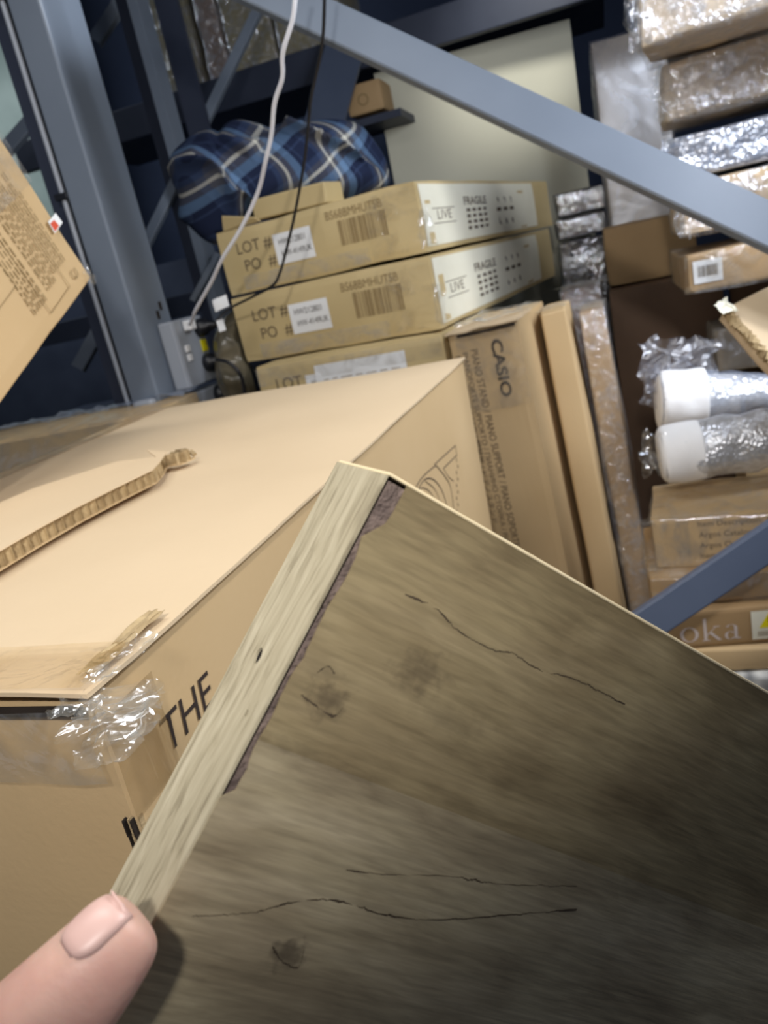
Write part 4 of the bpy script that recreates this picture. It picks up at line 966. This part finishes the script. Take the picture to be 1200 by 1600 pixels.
        rp = ramp(nt, [(0.0, (st, st, st, 1)), (0.42, (st * 0.6,) * 3 + (1,)), (0.62, (0, 0, 0, 1))]); dvv = N(nt, 'ShaderNodeMath', operation='MULTIPLY'); dvv.inputs[1].default_value = 0.32; L(nt, a1, 0, dvv, 0); L(nt, dvv, 0, rp, 0)
        mk = N(nt, 'ShaderNodeMix', data_type='RGBA'); L(nt, rp, 0, mk, 0); L(nt, col, 2, mk, 6); mk.inputs[7].default_value = srgb((58, 48, 40)); col = mk
    L(nt, col, 2, b, 'Base Color'); b.inputs['Roughness'].default_value = 0.5; b.inputs['Specular IOR Level'].default_value = 0.35
    bp = N(nt, 'ShaderNodeBump', Strength=0.25, Distance=0.0006); L(nt, g2, 0, bp, 'Height'); L(nt, bp, 0, b, 'Normal')
    return m
def wood_end():
    m, nt, b = newmat('pale_oak_edge')
    tc = N(nt, 'ShaderNodeTexCoord'); mp = N(nt, 'ShaderNodeMapping'); mp.inputs['Scale'].default_value = (1, 22, 260); L(nt, tc, 'Object', mp, 0)
    wn = N(nt, 'ShaderNodeTexNoise', Scale=25, Detail=2); L(nt, tc, 'Object', wn, 'Vector'); sc = N(nt, 'ShaderNodeVectorMath', operation='SCALE'); sc.inputs['Scale'].default_value = 2.2; L(nt, wn, 1, sc, 0)
    ad = N(nt, 'ShaderNodeVectorMath', operation='ADD'); L(nt, mp, 0, ad, 0); L(nt, sc, 0, ad, 1)
    g = N(nt, 'ShaderNodeTexNoise', Scale=1.0, Detail=5, Roughness=0.6); L(nt, ad, 0, g, 'Vector')
    cr = ramp(nt, [(0.32, srgb((140, 130, 108))), (0.48, srgb((178, 168, 142))), (0.7, srgb((200, 191, 166)))]); L(nt, g, 0, cr, 0); L(nt, cr, 0, b, 'Base Color'); b.inputs['Roughness'].default_value = 0.5
    bp = N(nt, 'ShaderNodeBump', Strength=0.4, Distance=0.0006); L(nt, g, 0, bp, 'Height'); L(nt, bp, 0, b, 'Normal')
    return m
lam, endm = wood_face(), wood_end()
core_m = noisy('chipped_core', (92, 80, 76), (132, 116, 108), 0.9, 160, 0.8, 500)
band_m = noisy('pale_edge_band', (226, 208, 168), (236, 220, 184), 0.45, 20, 0.05, 200)
# core
bm = bmesh.new(); box_bm(bm, (BX / 2 + 0.0008, ys * BY / 2 + ys * 0.0006, -TH / 2 - 0.0005), (BX - 0.0016, BY - 0.0012, TH - 0.001)); link('board_core', bm, core_m, B)
# laminate sheet with ragged left edge and chipped corner
rag = []   # outline of the laminate: ragged along the end
n = 90
for k in range(n + 1):
    y = BY * k / n; px = 0.0026 + 0.0016 * abs(noise.noise(Vector((y * 160, 1, 0)))) + 0.0026 * abs(noise.noise(Vector((y * 45, 4, 0))))
    if y < 0.020: px = 0.0075 - 0.0012 * abs(noise.noise(Vector((y * 300, 9, 0)))) if y < 0.0125 else 0.0075 - (y - 0.0125) / 0.0075 * 0.0055
    elif y > 0.105: px = 0.0003 + 0.0003 * abs(noise.noise(Vector((y * 160, 1, 0))))
    rag.append(Vector((px, ys * y, 0)))
out = rag + [Vector((BX, ys * BY, 0)), Vector((BX, 0, 0))]
from mathutils.geometry import tessellate_polygon
def poly_solid(bm, loops, z0, z1, axis='z', mat=0):
    tri = tessellate_polygon(loops); flat = [p for l in loops for p in l]
    off = Vector((0, 0, 1)) if axis == 'z' else Vector((1, 0, 0))
    A = [bm.verts.new(p + off * z0) for p in flat]; Bv = [bm.verts.new(p + off * z1) for p in flat]
    for t_ in tri:
        bm.faces.new([A[i] for i in t_]); bm.faces.new([Bv[i] for i in t_])
    i0 = 0
    for l in loops:
        m_ = len(l)
        for i in range(m_): bm.faces.new((A[i0 + i], A[i0 + (i + 1) % m_], Bv[i0 + (i + 1) % m_], Bv[i0 + i]))
        i0 += m_
bm = bmesh.new(); poly_solid(bm, [out], -0.0005, 0.0004)
# printed cracks in the wood pattern
def crack(pts, w, seed):
    P = smooth_pts([fl(x, y, 0.0005) for x, y in pts], 14)
    for i, (a, b) in enumerate(zip(P, P[1:])):
        ww = w * max(0, 0.35 + 1.3 * noise.noise(Vector((i * 0.13, seed, 0))) + 0.25)
        if ww < w * 0.12: continue
        j = Vector((0, noise.noise(Vector((i * 0.5, seed, 3))) * 0.0005, 0)); s = Vector((0, ww / 2, 0)); quad(bm, [a - s + j, b - s + j, b + s + j, a + s + j], 1)
crack([(632, 928), (680, 950), (715, 985), (770, 1015), (800, 1020), (840, 1045), (900, 1062), (975, 1100)], 0.0006, 1)
crack([(400, 1424), (450, 1410), (505, 1404), (550, 1412), (600, 1428), (680, 1436), (800, 1428), (900, 1420)], 0.0008, 2)
crack([(540, 1358), (600, 1365), (700, 1368), (780, 1380), (900, 1384)], 0.0005, 5)
crack([(470, 1085), (490, 1100), (520, 1118), (535, 1105)], 0.0009, 11)
crack([(425, 1478), (440, 1500), (465, 1510), (475, 1480)], 0.0008, 12)
crack([(495, 1050), (512, 1040), (522, 1052)], 0.0006, 13)
crack([(300, 1430), (350, 1428), (400, 1424)], 0.0004, 7)
link('laminate_face', bm, [lam, noisy('printed_crack', (62, 52, 42), (82, 70, 56), 0.7, 200)], B)
# end face with dowel holes
def circle(c_, r_, n=20): return [Vector((0, c_.y + math.cos(-2 * math.pi * k / n) * r_, c_.z + math.sin(-2 * math.pi * k / n) * r_)) for k in range(n)]
h1, h2 = el(405, 1025), el(387, 1115)
outer = [Vector((0, 0, 0)), Vector((0, ys * BY, 0)), Vector((0, ys * BY, -TH)), Vector((0, 0, -TH))]
bm = bmesh.new(); poly_solid(bm, [outer, circle(h1, 0.0027), circle(h2, 0.0011)], -0.0004, 0.0006, 'x')
link('edge_face', bm, endm, B)['label'] = 'pale striped wood effect end face with a dark dowel hole'
bm = bmesh.new()
for h, r_ in ((h1, 0.0026), (h2, 0.00105)):
    ring = [bm.verts.new(p + Vector((0.0004, 0, 0))) for p in circle(h, r_)]; bm.faces.new(ring)
link('dowel_hole', bm, noisy('hole_dark', (30, 24, 22), (38, 32, 28), 0.9, 50), B)
bm = bmesh.new(); box_bm(bm, (BX / 2, -ys * 0.0005, -TH / 2 + 0.0006), (BX, 0.0010, TH + 0.0002)); link('edge_banding', bm, band_m, B, bevel=0.0003)['label'] = 'thin pale edge banding'

# ================================================================== HAND
def skin_mat():
    m, nt, b = newmat('skin'); tc = N(nt, 'ShaderNodeTexCoord'); n1 = N(nt, 'ShaderNodeTexNoise', Scale=45, Detail=4); L(nt, tc, 'Object', n1, 'Vector')
    cr = ramp(nt, [(0.3, srgb((212, 162, 148))), (0.7, srgb((232, 192, 174)))]); L(nt, n1, 0, cr, 0); L(nt, cr, 0, b, 'Base Color')
    b.inputs['Roughness'].default_value = 0.48; b.inputs['Subsurface Weight'].default_value = 0.25; b.inputs['Subsurface Radius'].default_value = (0.010, 0.004, 0.002); b.inputs['Subsurface Scale'].default_value = 0.5
    n2 = N(nt, 'ShaderNodeTexNoise', Scale=500, Detail=3); L(nt, tc, 'Object', n2, 'Vector'); bp = N(nt, 'ShaderNodeBump', Strength=0.2, Distance=0.0006); L(nt, n2, 0, bp, 'Height'); L(nt, bp, 0, b, 'Normal')
    return m
skin = skin_mat()
nail_m = noisy('nail', (222, 182, 172), (230, 194, 184), 0.4, 30, 0.05, 60, spec=0.5)
hb = at(-60, 1720, 0.22)
def skinned(name, verts, edges, radii, root, loc):
    me = bpy.data.meshes.new(name); me.from_pydata([v - loc for v in verts], edges, []); me.update()
    o = bpy.data.objects.new(name, me); COL.objects.link(o); o.location = loc; me.materials.append(skin)
    md = o.modifiers.new('skin', 'SKIN'); md.use_smooth_shade = True
    for i, r_ in enumerate(radii):
        sv = me.skin_vertices[0].data[i]; sv.radius = (r_, r_) if not isinstance(r_, tuple) else r_; sv.use_root = (i == root)
    sb = o.modifiers.new('sub', 'SUBSURF'); sb.levels = 3; sb.render_levels = 3
    return o
V_ = [at(-330, 2150, 0.26), at(-190, 1920, 0.245), at(-110, 1790, 0.235),       # wrist, palm base, palm
      at(-15, 1695, 0.216), at(75, 1592, 0.204), at(150, 1508, 0.206), at(194, 1454, 0.2095), at(210, 1436, 0.2112), at(220, 1426, 0.2120)]   # thumb
Rr = [0.026, 0.030, 0.027, 0.0215, 0.0172, 0.0145, 0.0126, 0.0104, 0.0064]
E_ = [(0, 1), (1, 2), (2, 3), (3, 4), (4, 5), (5, 6), (6, 7), (7, 8)]
def bp_(px, py, extra=0.011):   # point just behind the board's back face
    d = ray(px, py); bk0 = P0 + e3 * (TH + extra); t_ = (bk0 - CP).dot(Zl) / d.dot(Zl); return CP + d * t_
fingers = [((20, 1700, 0.30), (205, 1560), (300, 1500), (360, 1470)), ((-10, 1800, 0.30), (190, 1650), (300, 1600), (370, 1575)), ((-60, 1900, 0.29), (170, 1745), (285, 1700), (350, 1680)), ((-110, 2000, 0.28), (140, 1850), (250, 1815), (300, 1800))]
for i, f_ in enumerate(fingers):
    b0 = len(V_); V_ += [at(*f_[0])] + [bp_(*q) for q in f_[1:]]; Rr += [0.0115 - i * 0.0005, 0.0095 - i * 0.0004, 0.0085 - i * 0.0004, 0.0068 - i * 0.0003]
    E_ += [(2 if i < 2 else 1, b0), (b0, b0 + 1), (b0 + 1, b0 + 2), (b0 + 2, b0 + 3)]
hand = skinned('person_hand', V_, E_, Rr, 1, hb); tag(hand, 'bare left hand at lower left, thumb pinching the end of the wood effect board', 'hand')
# thumb nail
ax = (at(214, 1424, 0.2125) - at(150, 1505, 0.207)).normalized(); nc = at(140, 1418, 0.200)
mid = (at(196, 1446, 0.2105) + at(150, 1505, 0.207)) / 2; nn = (nc - mid); nn = (nn - ax * nn.dot(ax)).normalized(); sd = ax.cross(nn)
dg_ = bpy.context.evaluated_depsgraph_get(); me_ = hand.evaluated_get(dg_).to_mesh(); hbv = BVHTree.FromPolygons([v.co.copy() for v in me_.vertices], [tuple(p.vertices) for p in me_.polygons])
bm = bmesh.new(); G = []
for j in range(13):
    row = []
    for i in range(13):
        u = (i / 12 - .5) * 2; w = (j / 12 - .5) * 2; m_ = (1 - 0.25 * w * w * (w < 0)) if True else 1
        xx = u * 0.0068 * math.sqrt(max(0, 1 - (abs(w) ** 3.2) * 0.82)); yy = w * 0.0080
        p = mid + ax * (0.003 + yy) + sd * xx + nn * (0.0122 - xx * xx * 44 - 0.00012 * (u * u) - max(0, w) ** 2 * 0.0016)
        h_ = hbv.ray_cast(p + nn * 0.02 - hb, -nn)[0]
        edge = min(1, (1 - max(abs(u), abs(w))) * 5)
        row.append(bm.verts.new((h_ + nn * (-0.0004 + 0.0009 * edge)) if h_ is not None else p - hb))
    G.append(row)
for j in range(12):
    for i in range(12): bm.faces.new((G[j][i], G[j][i + 1], G[j + 1][i + 1], G[j + 1][i]))
nl = link('thumb_nail', bm, nail_m, hand, smooth=True); nl.modifiers.new('s', 'SOLIDIFY').thickness = 0.0006; nl['label'] = 'short pale pink thumb nail'
